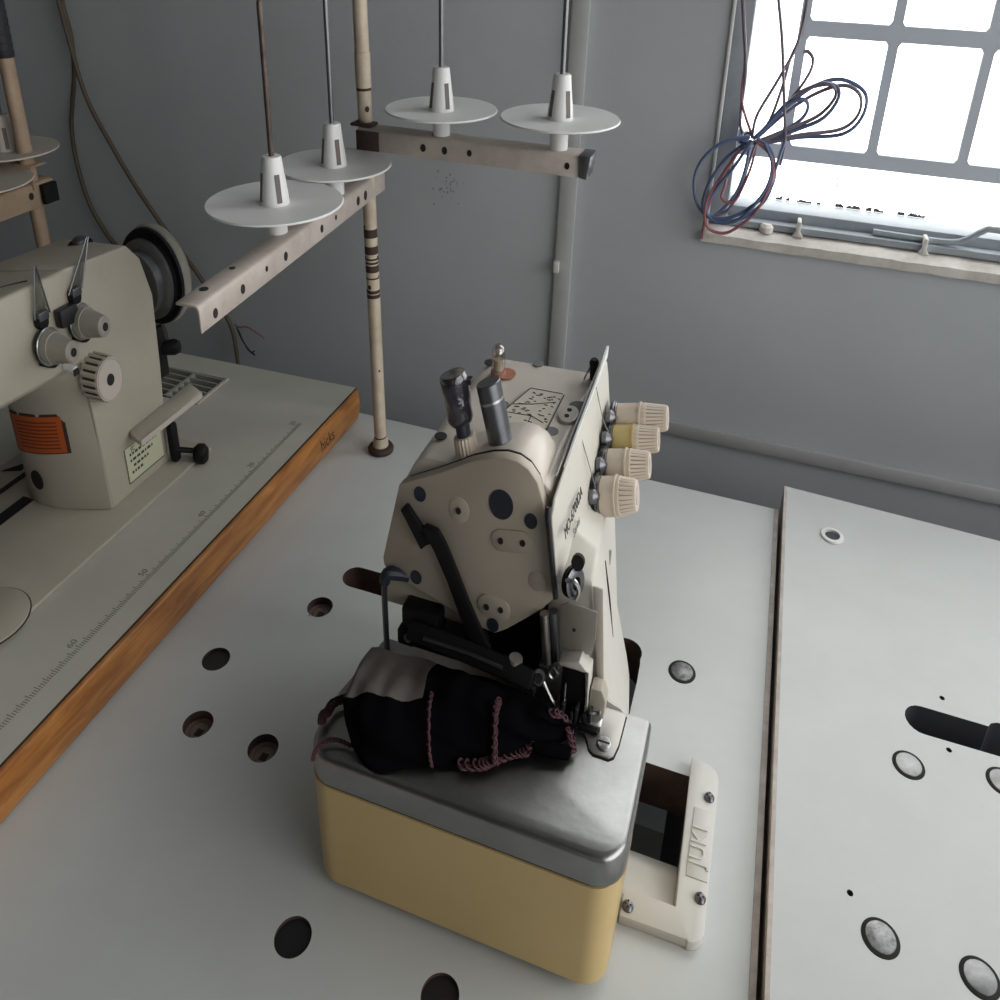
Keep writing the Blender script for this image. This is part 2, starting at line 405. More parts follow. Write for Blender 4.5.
for (x, y), k in zip(rcaps, ('capmetal', 'capmetal', 'capworn', 'capmetal')): capdisc(rtb, x, y, k, RH, TR)
B('wp').lathe((GX, GY, TR - .01), (0, 0, 1), [(0, .0088), (0, .0111), (.0103, .0111), (.0103, .0146), (.012, .0135), (.0122, .0095), (0, .0088)], cap=False).use('navy').disc((GX, GY, TR - .0010), (0, 0, 1), .0087, .001).build('grommet', rtb)  # navy disc paints the darkness inside the open grommet
legs(rtb, [(.16, -.2), (.74, -.2), (.16, .95), (.70, .92)], TR - .04)
# --- table with the wooden edge
lt = thing('sewing_table', 'raised aged white table with an orange-brown wooden front edge', 'table', (-.8, .4, 0))
le = [(-.5505, -.25), (-.5505, .9575), (-1.35, .928), (-1.35, -.25)]
wellhole = [(-.862, .832), (-.746, .832), (-.746, .908), (-.862, .904)]
B('lam2').plate(le, [wellhole], TL, TL - .039, 'lam2', 'edgeband').build('tabletop', lt)
m = B('wood'); t = MB()
t.loft([[(-.5490, -.25, TL - .039), (-.5440, -.25, TL - .034), (-.5400, -.25, TL - .019), (-.5435, -.25, TL - .001), (-.5490, -.25, TL)],
        [(-.5490, .950, TL - .039), (-.5440, .950, TL - .034), (-.5400, .950, TL - .019), (-.5435, .9535, TL - .001), (-.5490, .9575, TL)]])
m.bevelled(t, .0015); we = m.build('wooden_edge', lt)
B('woodline').box(-.5504, -.5491, -.25, .9575, TL - .039, TL + .0001).build('glue_line', lt)
text('hicks', .0185, (-.5405, .853, TL - .0165), (0, 1, 0), (-.12, 0, 1), (1, 0, .15), 'ink', 'stamp', we, .0002)
m = B('fadedink')
for i in range(0, 520):
    b = .33 + i * .0025
    if b > .845: break
    k = i % 4 == 0; L = .0085 if k else .0055
    m.box(-.5765 - L, -.5765, b - .0003, b + .0003, TL + .0001, TL + .0003)
m.build('ruler_scale', lt)
for i, s in enumerate(('60', '50', '40', '30', '20')):
    text(s, .0105, (-.5895, .4406 + .1004 * i, TL + .0001), (0, 1, 0), (-1, 0, 0), (0, 0, 1), 'fadedink', 'ruler_numeral', lt, .0002)
legs(lt, [(-.66, -.2), (-1.3, -.2), (-.66, .86), (-1.3, .86)], TL - .04)
# plastic tray let into it
tr = thing('bobbin_tray', 'grey plastic slotted tray let into the aged table behind the sewing machine', 'tray', (-.80, .868, TL - .02))
m = B('wpd'); x0, x1, y0, y1 = -.8605, -.7475, .8335, .9025
m.box(x0, x1, y0, y1, TL - .021, TL - .019)
for x in (x0, -.8035, x1): m.box(x - .0025 if x > x0 else x, x + .0025 if x < x1 else x, y0, y1, TL - .019, TL + .0015)
for i in range(6):
    y = y0 + (y1 - y0 - .003) * i / 5; m.box(x0, x1, y, y + .003, TL - .019, TL + .0012)
m.use('wpold').box(-.7485, -.7430, y0 - .002, y1 + .004, TL + .0004, TL + .0022, .0005)
m.use('hole').box(x0 + .001, x1 - .001, y0 + .001, y1 - .001, TL - .019, TL - .0186)
m.build('tray_body', tr)

# ================================================================== OVERLOCK MACHINE
def Z(h): return T + h
om = thing('overlock_machine', 'cream overlock sewing machine on a mustard base with a steel cloth plate', 'sewing machine', (-.14, .5, T))
def rrect(a0, a1, b0, b1, r, n=6):
    return arc(a1 - r, b1 - r, r, 0, PI / 2, n) + arc(a0 + r, b1 - r, r, PI / 2, PI, n) + arc(a0 + r, b0 + r, r, PI, 1.5 * PI, n) + arc(a1 - r, b0 + r, r, 1.5 * PI, 2 * PI, n)
def bed(a0, a1, b0, r, b1=.4735):
    return [(a1, b1), (-.2550, b1), (a0, .4150)] + arc(a0 + r, b0 + r, r, PI, 1.5 * PI, 8) + arc(a1 - r, b0 + r, r, 1.5 * PI, 2 * PI, 8)
# base box, dark joint, steel cap
m = B('yellow')
m.loft([[(p[0], p[1], Z(z)) for p in bed(-.2690 + i, -.0246 - i, .3600 + i, .020)] for z, i in ((.005, .003), (.008, .0005), (.0885, 0))])
base = m.build('base_box', om)
for x in (-.240, -.055):
    for y in (.385, .45): B('black').cyl((x, y, Z(.0003)), (x, y, Z(.0055)), .012).build('rubber_foot', base)
B('black').lathe((-.2690, .40, Z(.035)), (-1, 0, 0), [(0, .006), (.004, .006), (.005, .003)], 14).build('side_plug', base)
B('hole').loft([[(p[0], p[1], Z(z)) for p in bed(-.2672, -.0262, .3615, .019)] for z in (.0885, .0905)]).build('joint_gap', base)
m = B('chrome'); rr = []
for z, i in ((.0905, .0), (.1075, 0), (.1098, .0008), (.1114, .0024), (.1120, .0048)):
    r_ = max(.003, .021 - i * .6); A0, A1_, B0 = -.2686 + i, -.0215 - i, .3604 + i
    rr.append([(p[0], p[1], Z(z)) for p in bed(A0, A1_, B0, r_)])
m.loft(rr); cap = m.build('cloth_plate', om)
# throat plate with its screw
tp = [(-.098, .471), (-.098, .4495), (-.0785, .4475), (-.0690, .4440), (-.0660, .4385), (-.0640, .4335), (-.0595, .4305), (-.0480, .4305), (-.0445, .4335), (-.0425, .4440), (-.0418, .4715)]
m = B('platest'); m.prism(tp, 'ab', Z(.1121), Z(.1134), .0005); tpo = m.build('throat_plate', om)
B('hole').prism([(p[0] + (p[0] + .065) * .035, p[1] - .0010) for p in tp], 'ab', Z(.1120), Z(.1123)).build('plate_gap', tpo)
m = B('steel').lathe((-.0535, .4405, Z(.1134)), (0, 0, 1), [(0, .0058), (.0012, .0056), (.0018, .0046)], 20)
m.use('hole').box(-.0580, -.0490, .4398, .4412, Z(.1150), Z(.1154)); m.build('plate_screw', tpo)

# lower body behind the cloth plate, flaring out to the operator side
def ringB(b, pts): return [(a, b, Z(z)) for a, z in pts]
m = B('creampl'); t = MB()
t.loft([ringB(.4760, [(-.112, .200), (-.0785, .196), (-.0690, .160), (-.0585, .115), (-.0440, .1120), (-.0400, .004), (-.115, .004)]),
        ringB(.50, [(-.116, .220), (-.0800, .205), (-.0715, .165), (-.0600, .115), (-.0450, .085), (-.0400, .004), (-.120, .004)]),
        ringB(.56, [(-.118, .225), (-.0870, .195), (-.0780, .150), (-.0650, .090), (-.0500, .050), (-.0440, .004), (-.122, .004)]),
        ringB(.64, [(-.118, .230), (-.0940, .180), (-.0890, .140), (-.0790, .070), (-.0640, .025), (-.0580, .004), (-.122, .004)])])
m.bevelled(t, .003, 2, 25); low = m.build('front_cover', om)
m = B('black')
m.tube([(-.0790, .53, Z(.178)), (-.0725, .532, Z(.150)), (-.067, .535, Z(.118))], .0007, 5); m.build('cover_seam', low)
m = B('cream').prism([(-.078, .196), (-.070, .196), (-.0615, .122), (-.0675, .122)], 'az', Z(0) - T + .4735, .4755, .0008)
for v in m.bm.verts: v.co.z += T
m.build('cover_flange', low)
# main casting of the arm + rear column, left of the front panel
m = B('cream'); t = MB()
HS = [(-.112, .180), (-.1165, .248), (-.1215, .2515), (-.218, .2500), (-.2262, .2460), (-.2360, .2310), (-.2500, .178), (-.2440, .1695), (-.16, .150)]
def hsec(b, top, s=0.): return [(a, b, Z(z + (top if z > .23 else 0))) for a, z in HS]
def curve_b(a): return .640 + .012 * (1 - ((a + .165) / .062) ** 2)
rr = [hsec(.4795, 0), hsec(.55, 0), hsec(.60, 0)]
rr.append([(a, curve_b(a), Z(z)) for a, z in HS])
t.loft(rr); m.bevelled(t, .004, 2, 22); head = m.build('machine_arm', om)
B('cream').box(-.246, -.112, .560, .638, Z(.004), Z(.190), .008).build('rear_column', om)
B('blackm').box(-.240, -.115, .480, .5595, Z(.090), Z(.118), .004).build('cylinder_bed', om)
# raised nose cover in front
m = B('cream'); t = MB()
F = [(-.2363, .2327), (-.2527, .1781), (-.2520, .1723), (-.2458, .1685), (-.2018, .1566), (-.1639, .1466), (-.1535, .1455), (-.1434, .1513), (-.1289, .1625), (-.1150, .1735), (-.1066, .1833), (-.1056, .1922), (-.1122, .2187), (-.1187, .2448), (-.1241, .2571), (-.1315, .2640), (-.1400, .2672), (-.1499, .2676), (-.1615, .2654), (-.1771, .2599), (-.2014, .2482), (-.2310, .2357)]
def fsec(b, sx=1, dz=0, da=0): return [((a + .17) * sx - .17 + da, b, Z(z + (dz if z > .2 else 0))) for a, z in F]
t.loft([fsec(.4795, .985), fsec(.498, .985), fsec(.520, .97, -.002), fsec(.5335, .93, -.008)])
m.bevelled(t, .0015, 2, 25); m.build('nose_cover', om)
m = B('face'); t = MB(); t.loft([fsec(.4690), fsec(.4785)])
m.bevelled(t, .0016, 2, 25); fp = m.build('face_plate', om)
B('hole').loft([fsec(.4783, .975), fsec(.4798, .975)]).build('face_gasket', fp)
FB = .4690
def on_face(a, z, r, key, name, th=.0007, n=24):
    return B(key).disc((a, FB + .0002, Z(z)), (0, -1, 0), r, th, n)
on_face(-.1514, .2376, .0096, 'navy', '').build('large_plug', fp)
for a, z, r in ((-.1276, .2318, .0050), (-.2179, .2308, .0050), (-.2226, .1709, .0050), (-.1551, .1519, .0050)):
    on_face(a, z, r, 'navy', '').build('screw_plug', fp)
def boss(cs, r, holes):
    m = B('face')
    if len(cs) == 1: m.lathe((cs[0][0], FB + .0005, Z(cs[0][1])), (0, -1, 0), [(0, r), (.0007, r * .96), (.0011, r * .82)], 28)
    else:
        (xa, za), (xb, zb) = cs; d = math.atan2(zb - za, xb - xa)
        pts = [(xb + r * math.cos(d + t), zb + r * math.sin(d + t)) for t in [-PI / 2 + PI * i / 8 for i in range(9)]] + [(xa + r * math.cos(d + t), za + r * math.sin(d + t)) for t in [PI / 2 + PI * i / 8 for i in range(9)]]
        m.prism([(p[0], p[1] + T) for p in pts], 'az', FB - .0010, FB + .001, .0005)
    o = m.build('boss', fp)
    for a, z in holes: B('hole').disc((a, FB - .0011, Z(z)), (0, -1, 0), .0022, .0005, 14).build('boss_hole', o)
boss([(-.1853, .2268)], .0088, [(-.1853, .2268)])
boss([(-.1506, .2141), (-.1331, .2165)], .0075, [(-.1506, .2141), (-.1331, .2165)])
boss([(-.1205, .1928)], .0072, [])
boss([(-.1606, .1657), (-.1487, .1650)], .0078, [(-.1606, .1647), (-.1487, .1655)])
# presser lifting lever hooked on the face
m = B('blackm'); LB = .4655
t = MB()
t.bar([(-.2290, LB, Z(.2235)), (-.2255, LB, Z(.2195)), (-.2140, LB, Z(.2055)), (-.2100, LB, Z(.2010))], [.0075, .0085, .0110, .0125], .004, (0, -1, 0))
t.bar([(-.2130, LB, Z(.2050)), (-.2080, LB, Z(.2095)), (-.2040, LB, Z(.2090)), (-.1985, LB, Z(.2020)), (-.1880, LB, Z(.1835)), (-.1760, LB, Z(.1600)), (-.1660, LB, Z(.1430)), (-.1600, LB, Z(.1340))], [.011, .0125, .0125, .0120, .0115, .0125, .0135, .015], .004, (0, -1, 0))
m.bevelled(t, .0009, 2); m.build('presser_lever', om)

# top of the arm: label, recesses, bosses, caps
TZ = .2512
def top_disc(a, b, r, key, name, th=.0006): B(key).disc((a, b, Z(TZ)), (0, 0, 1), r, th, 20).build(name, head)
lab = B('label').prism([(-.1840, .5900 - .050), (-.1410, .5960 - .056), (-.1390, .5990), (-.1660, .5990), (-.1700, .5985)], 'ab', Z(TZ + .0002), Z(TZ + .0006)).build('threading_label', head)
m = B('ink')
def line2(p, q, w=.0006): m.bar([(p[0], p[1], Z(TZ + .0007)), (q[0], q[1], Z(TZ + .0007))], w, .0002, (0, 0, 1))
line2((-.1690, .5985), (-.1830, .5450), .0009); line2((-.1385, .5985), (-.1385, .5430), .0010); line2((-.1690, .5985), (-.1400, .5995), .0007)
line2((-.1760, .5690), (-.1600, .5750)); line2((-.1600, .5750), (-.1420, .5850)); line2((-.1440, .5520), (-.1600, .5600)); line2((-.1790, .5560), (-.1560, .5580)); line2((-.1560, .5580), (-.1560, .5450))
for i in range(46):
    x, y = random.uniform(-.174, -.142), random.uniform(.548, .594)
    if x < -.168 and y > .575: continue
    line2((x, y), (x + random.uniform(.0015, .004), y + random.uniform(-.0012, .0012)), .0008)
m.build('label_marks', lab)
top_disc(-.1223, .5860, .0085, 'felt', 'recess'); top_disc(-.1850, .5640, .0075, 'felt', 'recess'); top_disc(-.1345, .5440, .0058, 'felt', 'recess')
top_disc(-.1748, .6410, .0048, 'felt', 'recess'); top_disc(-.2175, .6270, .0055, 'hole', 'recess'); top_disc(-.1980, .6140, .0095, 'redpl', 'recess')
top_disc(-.2160, .5060, .0050, 'hole', 'recess')
b2 = B('cream').prism([(-.1270 + .0085 * math.cos(t), .5700 + .0125 * math.sin(t)) for t in [2 * PI * i / 24 for i in range(24)]], 'ab', Z(TZ - .0005), Z(TZ + .0022), .0008).build('boss', head)
for b in (.5655, .5745): B('hole').disc((-.1275, b, Z(TZ + .0022)), (0, 0, 1), .0021, .0005, 12).build('boss_hole', b2)
# oil sight dome with red brown collar
sg = B('redpl').lathe((-.2040, .6110, Z(TZ)), (0, 0, 1), [(0, .0068), (.003, .0068), (.0035, .0055)]).build('oil_sight', om)
B('dome').lathe((-.2040, .6110, Z(TZ + .0035)), (0, 0, 1), [(0, .0060), (.0130, .0060), (.0165, .0048), (.0182, .0024), (.0186, .0002)]).build('clear_dome', sg)
B('paper').cyl((-.2040, .6110, Z(TZ + .0035)), (-.2040, .6110, Z(TZ + .0110)), .0040, n=16).build('sight_core', sg)
# presser regulating column, leaning
c0 = Vector((-.1595, .4930, Z(.2590))); c1 = Vector((-.1725, .4930, Z(.3000)))
m = B('dsteel').lathe(c0, c1 - c0, [(0, .0092), (.0418, .0092), (.0424, .0087)], 32); colm = m.build('regulating_column', om)
B('steel').lathe(c0 + (c1 - c0) * .72, c1 - c0, [(0, .0094), (.0015, .0094)], 32).build('column_ring', colm)
# thread post wrapped in plastic, with ribbed collar
k0 = Vector((-.1850, .4880, Z(.2500))); kd = Vector((-.25, 0, .97)).normalized()
m = B('knob')
N = 40; m.loft([[k0 + kd * h + (perp(kd)[0] * math.cos(2 * PI * i / N) + perp(kd)[1] * math.sin(2 * PI * i / N)) * (r if i % 2 else r * .93) for i in range(N)] for h, r in ((0, .0093), (.0155, .0085), (.0162, .0078))])
kn = m.build('ribbed_knob', om)
p1 = k0 + kd * .0150
B('navy').cyl(p1, p1 + kd * .014, .0055, n=18).build('post', kn)
m = B('wrap'); n = 20; rg = []
for j in range(13):
    h = .009 + .030 * j / 12; R = (.0078 if j == 0 else .0096 + .0010 * j / 12) * (1 if j < 12 else .88)
    u, v = perp(kd); rg.append([p1 + kd * h + (u * math.cos(2 * PI * i / n) + v * math.sin(2 * PI * i / n)) * (R * (1 + .05 * math.sin(3 * 2 * PI * i / n + j * .7) + random.uniform(-.03, .03))) for i in range(n)])
m.loft(rg); m.build('plastic_wrapping', kn)
B('black').bar([p1 + kd * .034 + Vector((.006, 0, 0)), p1 + kd * .034 + Vector((.0135, .001, .0010))], .006, .003, (0, 0, 1)).build('link', kn)

M['groove'] = mat('dark_groove', (.27, .215, .17), .7)  # darker tone for the bars between the knob ribs
# front panel carrying the tension knobs
m = B('creampl'); t = MB()
def psec(b, top, lo, al): return [(-.1130, b, Z(top)), (-.1105, b, Z(top)), (al, b, Z(lo)), (al - .0035, b, Z(lo))]
t.loft([psec(.4650, .2400, .192, -.1025), psec(.4720, .2480, .190, -.1010), psec(.50, .2525, .190, -.0960), psec(.58, .2590, .180, -.0925), psec(.640, .2640, .175, -.0960), psec(.652, .250, .180, -.099)])
m.bevelled(t, .0012, 2, 30); pan = m.build('front_panel', om)
pn = Vector((.062, 0, .0165)).normalized()       # outward normal of the panel
def panel_pt(b, z):
    f = (z - .185) / (.2555 - .185); return Vector((-.0935 - f * .0165, b, Z(z)))
pu = Vector((-.0165, 0, .0705)).normalized()
def on_panel(b, z, off=.0012): return panel_pt(b, z) + Vector((1, 0, .25)).normalized() * off
text('MO-6700DA', .0098, on_panel(.497, .2270, .0016), (0, 1, .02), (-.23, 0, .97), (1, 0, .24), 'ink', 'model_lettering', pan, .0004)
text('Series', .0078, on_panel(.500, .2160, .0016), (0, 1, .02), (-.23, 0, .97), (1, 0, .24), 'fadedink', 'series_lettering', pan, .0004)
B('black').tube([(-.1142, .4650, Z(.2460)), (-.1135, .4635, Z(.2400)), (-.1070, .4635, Z(.2050)), (-.1040, .4645, Z(.1880))], .0022, 8).build('rubber_strip', om)
# thin steel guide plate on the panel's top edge; its shine is painted as white
B('edgew').prism([(.5000, Z(.2530)), (.6440, Z(.2648)), (.6470, Z(.2720)), (.6440, Z(.2730)), (.60, Z(.2650)), (.54, Z(.2590))], 'bz', -.1128, -.1112).build('guide_plate', om)
B('steel').tube([(-.1160, .49, Z(.2525)), (-.1150, .56, Z(.2590)), (-.1150, .636, Z(.2650))], .0012, 6).build('guide_rail', om)
gk = B('hole').lathe((-.1210, .634, Z(.2515)), (0, 0, 1), [(0, .003), (.008, .0035), (.012, .0045), (.0145, .003)], 14).build('thread_guide', om)
B('steel').tube(smooth_path([(-.1280, .628, Z(.2525)), (-.1235, .634, Z(.2600)), (-.1150, .640, Z(.2630)), (-.1120, .640, Z(.2660))], 4), .0008, 6).build('guide_wire', gk)
# four tension knobs
tips = [(-.1020, .629, .2265, -.0505, .2365, .0120, 'knob'), (-.1010, .612, .2185, -.0545, .2280, .0117, 'knoby'), (-.1000, .587, .2120, -.0572, .2210, .0124, 'knob'), (-.0990, .560, .2035, -.0620, .2120, .0146, 'knob')]
for i, (a, b, z, ta, tz, r, ck) in enumerate(tips):
    p = Vector((a, b, Z(z))); q = Vector((ta, b, Z(tz))); d = (q - p).normalized(); L = (q - p).length
    s0 = .008
    kb = B(ck).lathe(p, d, [(s0, r * .86), (s0 + .0006, r * .92), (L * .52, r * .90), (L * .525, r * .97), (L * .56, r * .97), (L * .565, r * .9)], 32).build('tension_knob', om)
    m = B('knob'); u, v = perp(d); N = 72; rg = []
    for h, k in ((L * .56, .90), (L * .64, .90), (L * .65, .88), (L * .965, .74), (L, .68)):
        rg.append([p + d * h + (u * math.cos(2 * PI * j / N) + v * math.sin(2 * PI * j / N)) * r * k * (.955 if (j % 3 == 0 and h > L * .645 and h < L * .99) else 1) for j in range(N)])
    m.loft(rg); m.use('edgeband').disc(p + d * L, d, r * .42, .0003, 18)
    m.use('groove')
    for j in range(0, N, 3):
        an = 2 * PI * j / N; w_ = u * math.cos(an) + v * math.sin(an); c_ = -u * math.sin(an) + v * math.cos(an)
        m.loft([[p + d * h + w_ * (r * k * .955 + o1) + c_ * x * r * .026 for x, o1 in ((-1, -.0003), (1, -.0003), (1, .0001), (-1, .0001))] for h, k in ((L * .67, .875), (L * .95, .745))])
    m.build('ribbed_cap', kb)
    B('dsteel').lathe(p, d, [(.0002, r * .7), (.0022, r * 1.02), (.0030, r * 1.10), (.0036, r * .98), (.0042, r * .98), (.0052, r * 1.10), (.0060, r * 1.0), (.0075, r * .75)], 28).build('tension_disc', kb)
    B('steel').lathe(p, d, [(s0 - .0016, r * .95), (s0 - .0006, r * .97), (s0, r * .9)], 28).build('disc_rim', kb)
    B('dsteel').lathe(p + Vector((-.0005, -.011, .006)), d, [(0, .0055), (.004, .0058), (.0065, .004), (.0085, .0015)], 14).build('guide_eyelet', kb)
m = B('steel'); t = MB()
t.bar(smooth_path([(-.0930, .547, Z(.196)), (-.0905, .549, Z(.180)), (-.0870, .553, Z(.168)), (-.0800, .562, Z(.160))], 4), .010, .0012, (1, 0, .1)); m.bevelled(t, .0003, 1)
m.build('thread_guide_plate', om)
# thread from the guide rail down over the panel
B('fadedink').tube(smooth_path([(-.1115, .600, Z(.262)), (-.1020, .598, Z(.240)), (-.0960, .606, Z(.226))], 4), .0004, 5).build('thread', om)
B('fadedink').tube(smooth_path([(-.1120, .545, Z(.2560)), (-.1020, .548, Z(.232)), (-.0960, .551, Z(.216))], 4), .0004, 5).build('thread', om)

# looper side cluster: take-up lever, plates, needle bars, black feed guard
m = B('blackm'); m.lathe((-.0945, .4690, Z(.1990)), (1, -.6, .3), [(0, .0095), (.0035, .0095)], 22); m.use('dsteel').lathe((-.0920, .4676, Z(.1997)), (1, -.6, .3), [(.001, .0075), (.0025, .0095), (.0035, .0070), (.0036, .004)], 22, cap=False)
m.use('steel').tube(smooth_path([(-.0960, .4610, Z(.2040)), (-.0900, .4600, Z(.2060)), (-.0860, .4610, Z(.2000)), (-.0880, .4615, Z(.1930))], 4), .0016, 6)
m.use('hole').lathe((-.0900, .4720, Z(.2120)), (0, -1, .2), [(0, .005), (.004, .005)], 12)
m.build('take_up_lever', om)
B('guard').prism([(-.1000, Z(.1830)), (-.0940, Z(.1870)), (-.0715, Z(.1855)), (-.0710, Z(.1660)), (-.0735, Z(.1540)), (-.0985, Z(.1525))], 'az', .4650, .4664, .0005).build('looper_guard', om)
m = B('blackm'); m.box(-.0935, -.0735, .4560, .4650, Z(.1142), Z(.1500), .0015)
m.build('feed_guard', om)
m = B('creampl'); m.prism([(-.0960, Z(.1510)), (-.0800, Z(.1560)), (-.0745, Z(.1510)), (-.0715, Z(.1500)), (-.0705, Z(.1200)), (-.0730, Z(.1200)), (-.0730, Z(.1490)), (-.0950, Z(.1490))], 'az', .4540, .4680, .0008)
m.build('guard_bracket', om)
m = B('old'); m.prism([(-.0705, Z(.1165)), (-.0580, Z(.1165)), (-.0575, Z(.1300)), (-.0610, Z(.1370)), (-.0700, Z(.1370))], 'az', .4570, .4690, .0012)
m.use('steel').box(-.0700, -.0580, .4480, .4570, Z(.1140), Z(.1180), .001); m.use('blackm').box(-.0760, -.0600, .4450, .4485, Z(.1138), Z(.1165), .0006)
m.build('knife_holder', om)
B('steel').tube([(-.0700, .453, Z(.1180)), (-.0660, .452, Z(.1230)), (-.0600, .452, Z(.1255))], .0014, 6).build('knife_spring', om)
for i, (x, y) in enumerate(((-.1105, .4660), (-.1045, .4700))):
    B('platest' if i == 0 else 'dsteel').cyl((x - .002, y, Z(.1740)), (x + .0035, y, Z(.1330)), .0036, n=16).build('needle_bar', om)
m = B('dsteel'); m.box(-.1140, -.1020, .4610, .4720, Z(.1275), Z(.1390), .002)
m.use('steel').lathe((-.1125, .4600, Z(.1310)), (.25, -1, .4), [(0, .0050), (.002, .0055), (.0030, .0045)], 18)
m.use('hole').disc((-.1120, .4568, Z(.1323)), (.25, -1, .4), .0034, .0004, 14)
m.build('needle_clamp', om)
B('steel').tube([(-.1080, .4590, Z(.1290)), (-.1010, .4560, Z(.1215)), (-.0930, .4530, Z(.1150))], .0016, 8).build('looper_rod', om)
B('steel').cyl((-.0890, .4535, Z(.1180)), (-.0892, .4535, Z(.1380)), .0010, n=8).build('needle', om)
B('steel').cyl((-.1140, .4500, Z(.1215)), (-.1135, .4500, Z(.1300)), .0008, .0018, n=8).build('needle', om)
B('steel').tube(smooth_path([(-.1000, .4560, Z(.1450)), (-.0960, .4550, Z(.1420)), (-.0990, .4550, Z(.1370)), (-.1030, .4550, Z(.1400)), (-.1010, .4550, Z(.1460)), (-.0955, .4550, Z(.1500))], 4), .0011, 6).build('thread_hook', om)
for i in range(9):
    a = -.0975 + i * .0036
    B('dsteel').box(a, a + .0026, .4485, .4560, Z(.1142), Z(.1175 + .004 * (i % 3)), .0005).build('presser_tooth', om)

B('hole').disc((-.0880, .4649, Z(.1690)), (0, -1, 0), .0013, .0003, 10).build('guard_hole', om)
# dark presser arm and hinge block under the nose, left of the needles
m = B('blackm'); m.box(-.2360, -.2020, .466, .486, Z(.1290), Z(.1475), .003); m.box(-.2395, -.2240, .4645, .474, Z(.1180), Z(.1300), .002)
m.build('hinge_block', om)
B('steel').disc((-.2290, .4645, Z(.1255)), (0, -1, 0), .0035, .001, 14).build('hinge_screw', om)
m = B('blackm'); t = MB(); t.bar([(-.2260, .4640, Z(.1330)), (-.1900, .4625, Z(.1320)), (-.1400, .4600, Z(.1300)), (-.1150, .4580, Z(.1280))], [.013, .014, .014, .013], .009, (0, -.75, .66))
m.bevelled(t, .002); m.build('presser_arm', om)
B('dsteel').tube([(-.2100, .4545, Z(.1375)), (-.1700, .4525, Z(.1385)), (-.1400, .4505, Z(.1370))], .0015, 6).build('arm_rod', om)
m = B('blackm'); m.lathe((-.1700, .4720, Z(.1370)), (0, -1, 0), [(0, .011), (.006, .011), (.008, .009)], 24); m.build('shaft_boss', om)
m = B('old'); m.prism([(-.2450, Z(.1715)), (-.2280, Z(.1640)), (-.1700, Z(.150)), (-.1800, Z(.1360)), (-.2560, Z(.1360)), (-.2600, Z(.1400))], 'az', .4800, .4900, .002); m.build('rear_guard', om)
m = B('guard'); m.cyl((-.1335, .4595, Z(.1250)), (-.1320, .4600, Z(.1400)), .0055, n=14); m.build('presser_spring_cap', om)
m = B('dsteel'); m.tube(smooth_path([(-.2490, .4640, Z(.1122)), (-.2495, .4640, Z(.1500)), (-.2490, .4640, Z(.1650))], 4), .0025, 10)
m.use('navy').tube(smooth_path([(-.2490, .4640, Z(.1640)), (-.2470, .4645, Z(.1700)), (-.2400, .4680, Z(.1700)), (-.2250, .4760, Z(.1660))], 4), [.0045] * 13, 10)
m.build('lifting_rod', om)

# ================================================================== CLOTH UNDER THE FOOT
CR = [[(-0.2327, 0.3725, 0.1135), (-0.2085, 0.3632, 0.1135), (-0.171, 0.3783, 0.1135), (-0.137, 0.393, 0.1135), (-0.1042, 0.413, 0.1135), (-0.0755, 0.4379, 0.1135)],
      [(-0.238, 0.3762, 0.126), (-0.2169, 0.3695, 0.126), (-0.1773, 0.3838, 0.126), (-0.1404, 0.3971, 0.126), (-0.1064, 0.4127, 0.126), (-0.0759, 0.4323, 0.126)],
      [(-0.2431, 0.3813, 0.141), (-0.2183, 0.385, 0.141), (-0.1871, 0.3972, 0.141), (-0.152, 0.41, 0.141), (-0.1156, 0.4196, 0.138), (-0.0831, 0.4275, 0.130)],
      [(-0.2449, 0.4017, 0.141), (-0.2209, 0.4067, 0.141), (-0.1898, 0.4218, 0.141), (-0.1527, 0.4334, 0.139), (-0.1141, 0.44, 0.130), (-0.0887, 0.4401, 0.121)],
      [(-0.2511, 0.4422, 0.128), (-0.2286, 0.4483, 0.126), (-0.1976, 0.4547, 0.120), (-0.157, 0.4583, 0.118), (-0.1193, 0.4529, 0.117), (-0.0994, 0.4453, 0.116)]]
cl = thing('fabric_piece', 'dark folded fabric scrap with maroon overlocked edges lying on the steel cloth plate', 'fabric', (-.165, .41, Z(.112)))
fine = [smooth_path(r, 8) for r in CR]; NC = len(fine[0])
cols = [smooth_path([fine[j][i] for j in range(5)], 6) for i in range(NC)]; NR = len(cols[0])
for i in range(NC):
    for j in range(NR):
        w = math.sin(PI * j / (NR - 1))
        cols[i][j] = Vector(cols[i][j]) + Vector((.0012 * math.sin(i * .9 + j * .5), .0018 * math.sin(i * .55 + j * .8), w * (.0020 * math.sin(i * .42 + j * .35) + .0010 * math.sin(i * 1.3))))
def cloth(j0, j1, key, name, off, i0, i1):
    m = B(key); rg = []
    for i in range(i0, i1):
        up = [Vector(cols[i][j]) for j in range(j0, j1 + 1)]
        rg.append([(p.x, p.y, Z(p.z)) for p in up] + [(p.x, p.y + off[0], Z(max(.1124, p.z + off[1]))) for p in reversed(up)])
    m.loft(rg); return m.build(name, cl, sharp=60)
K = int(NC * .40)  # past this column the top goes black, painting the mechanism's shade
cloth(0, 13, 'velvet_shade', 'black_face', (.0016, -.0004), 0, NC); cloth(13, NR - 1, 'lining', 'taupe_face', (0, -.0016), 0, K + 1); cloth(13, NR - 1, 'velvet_shade', 'black_face', (0, -.0016), K, NC)
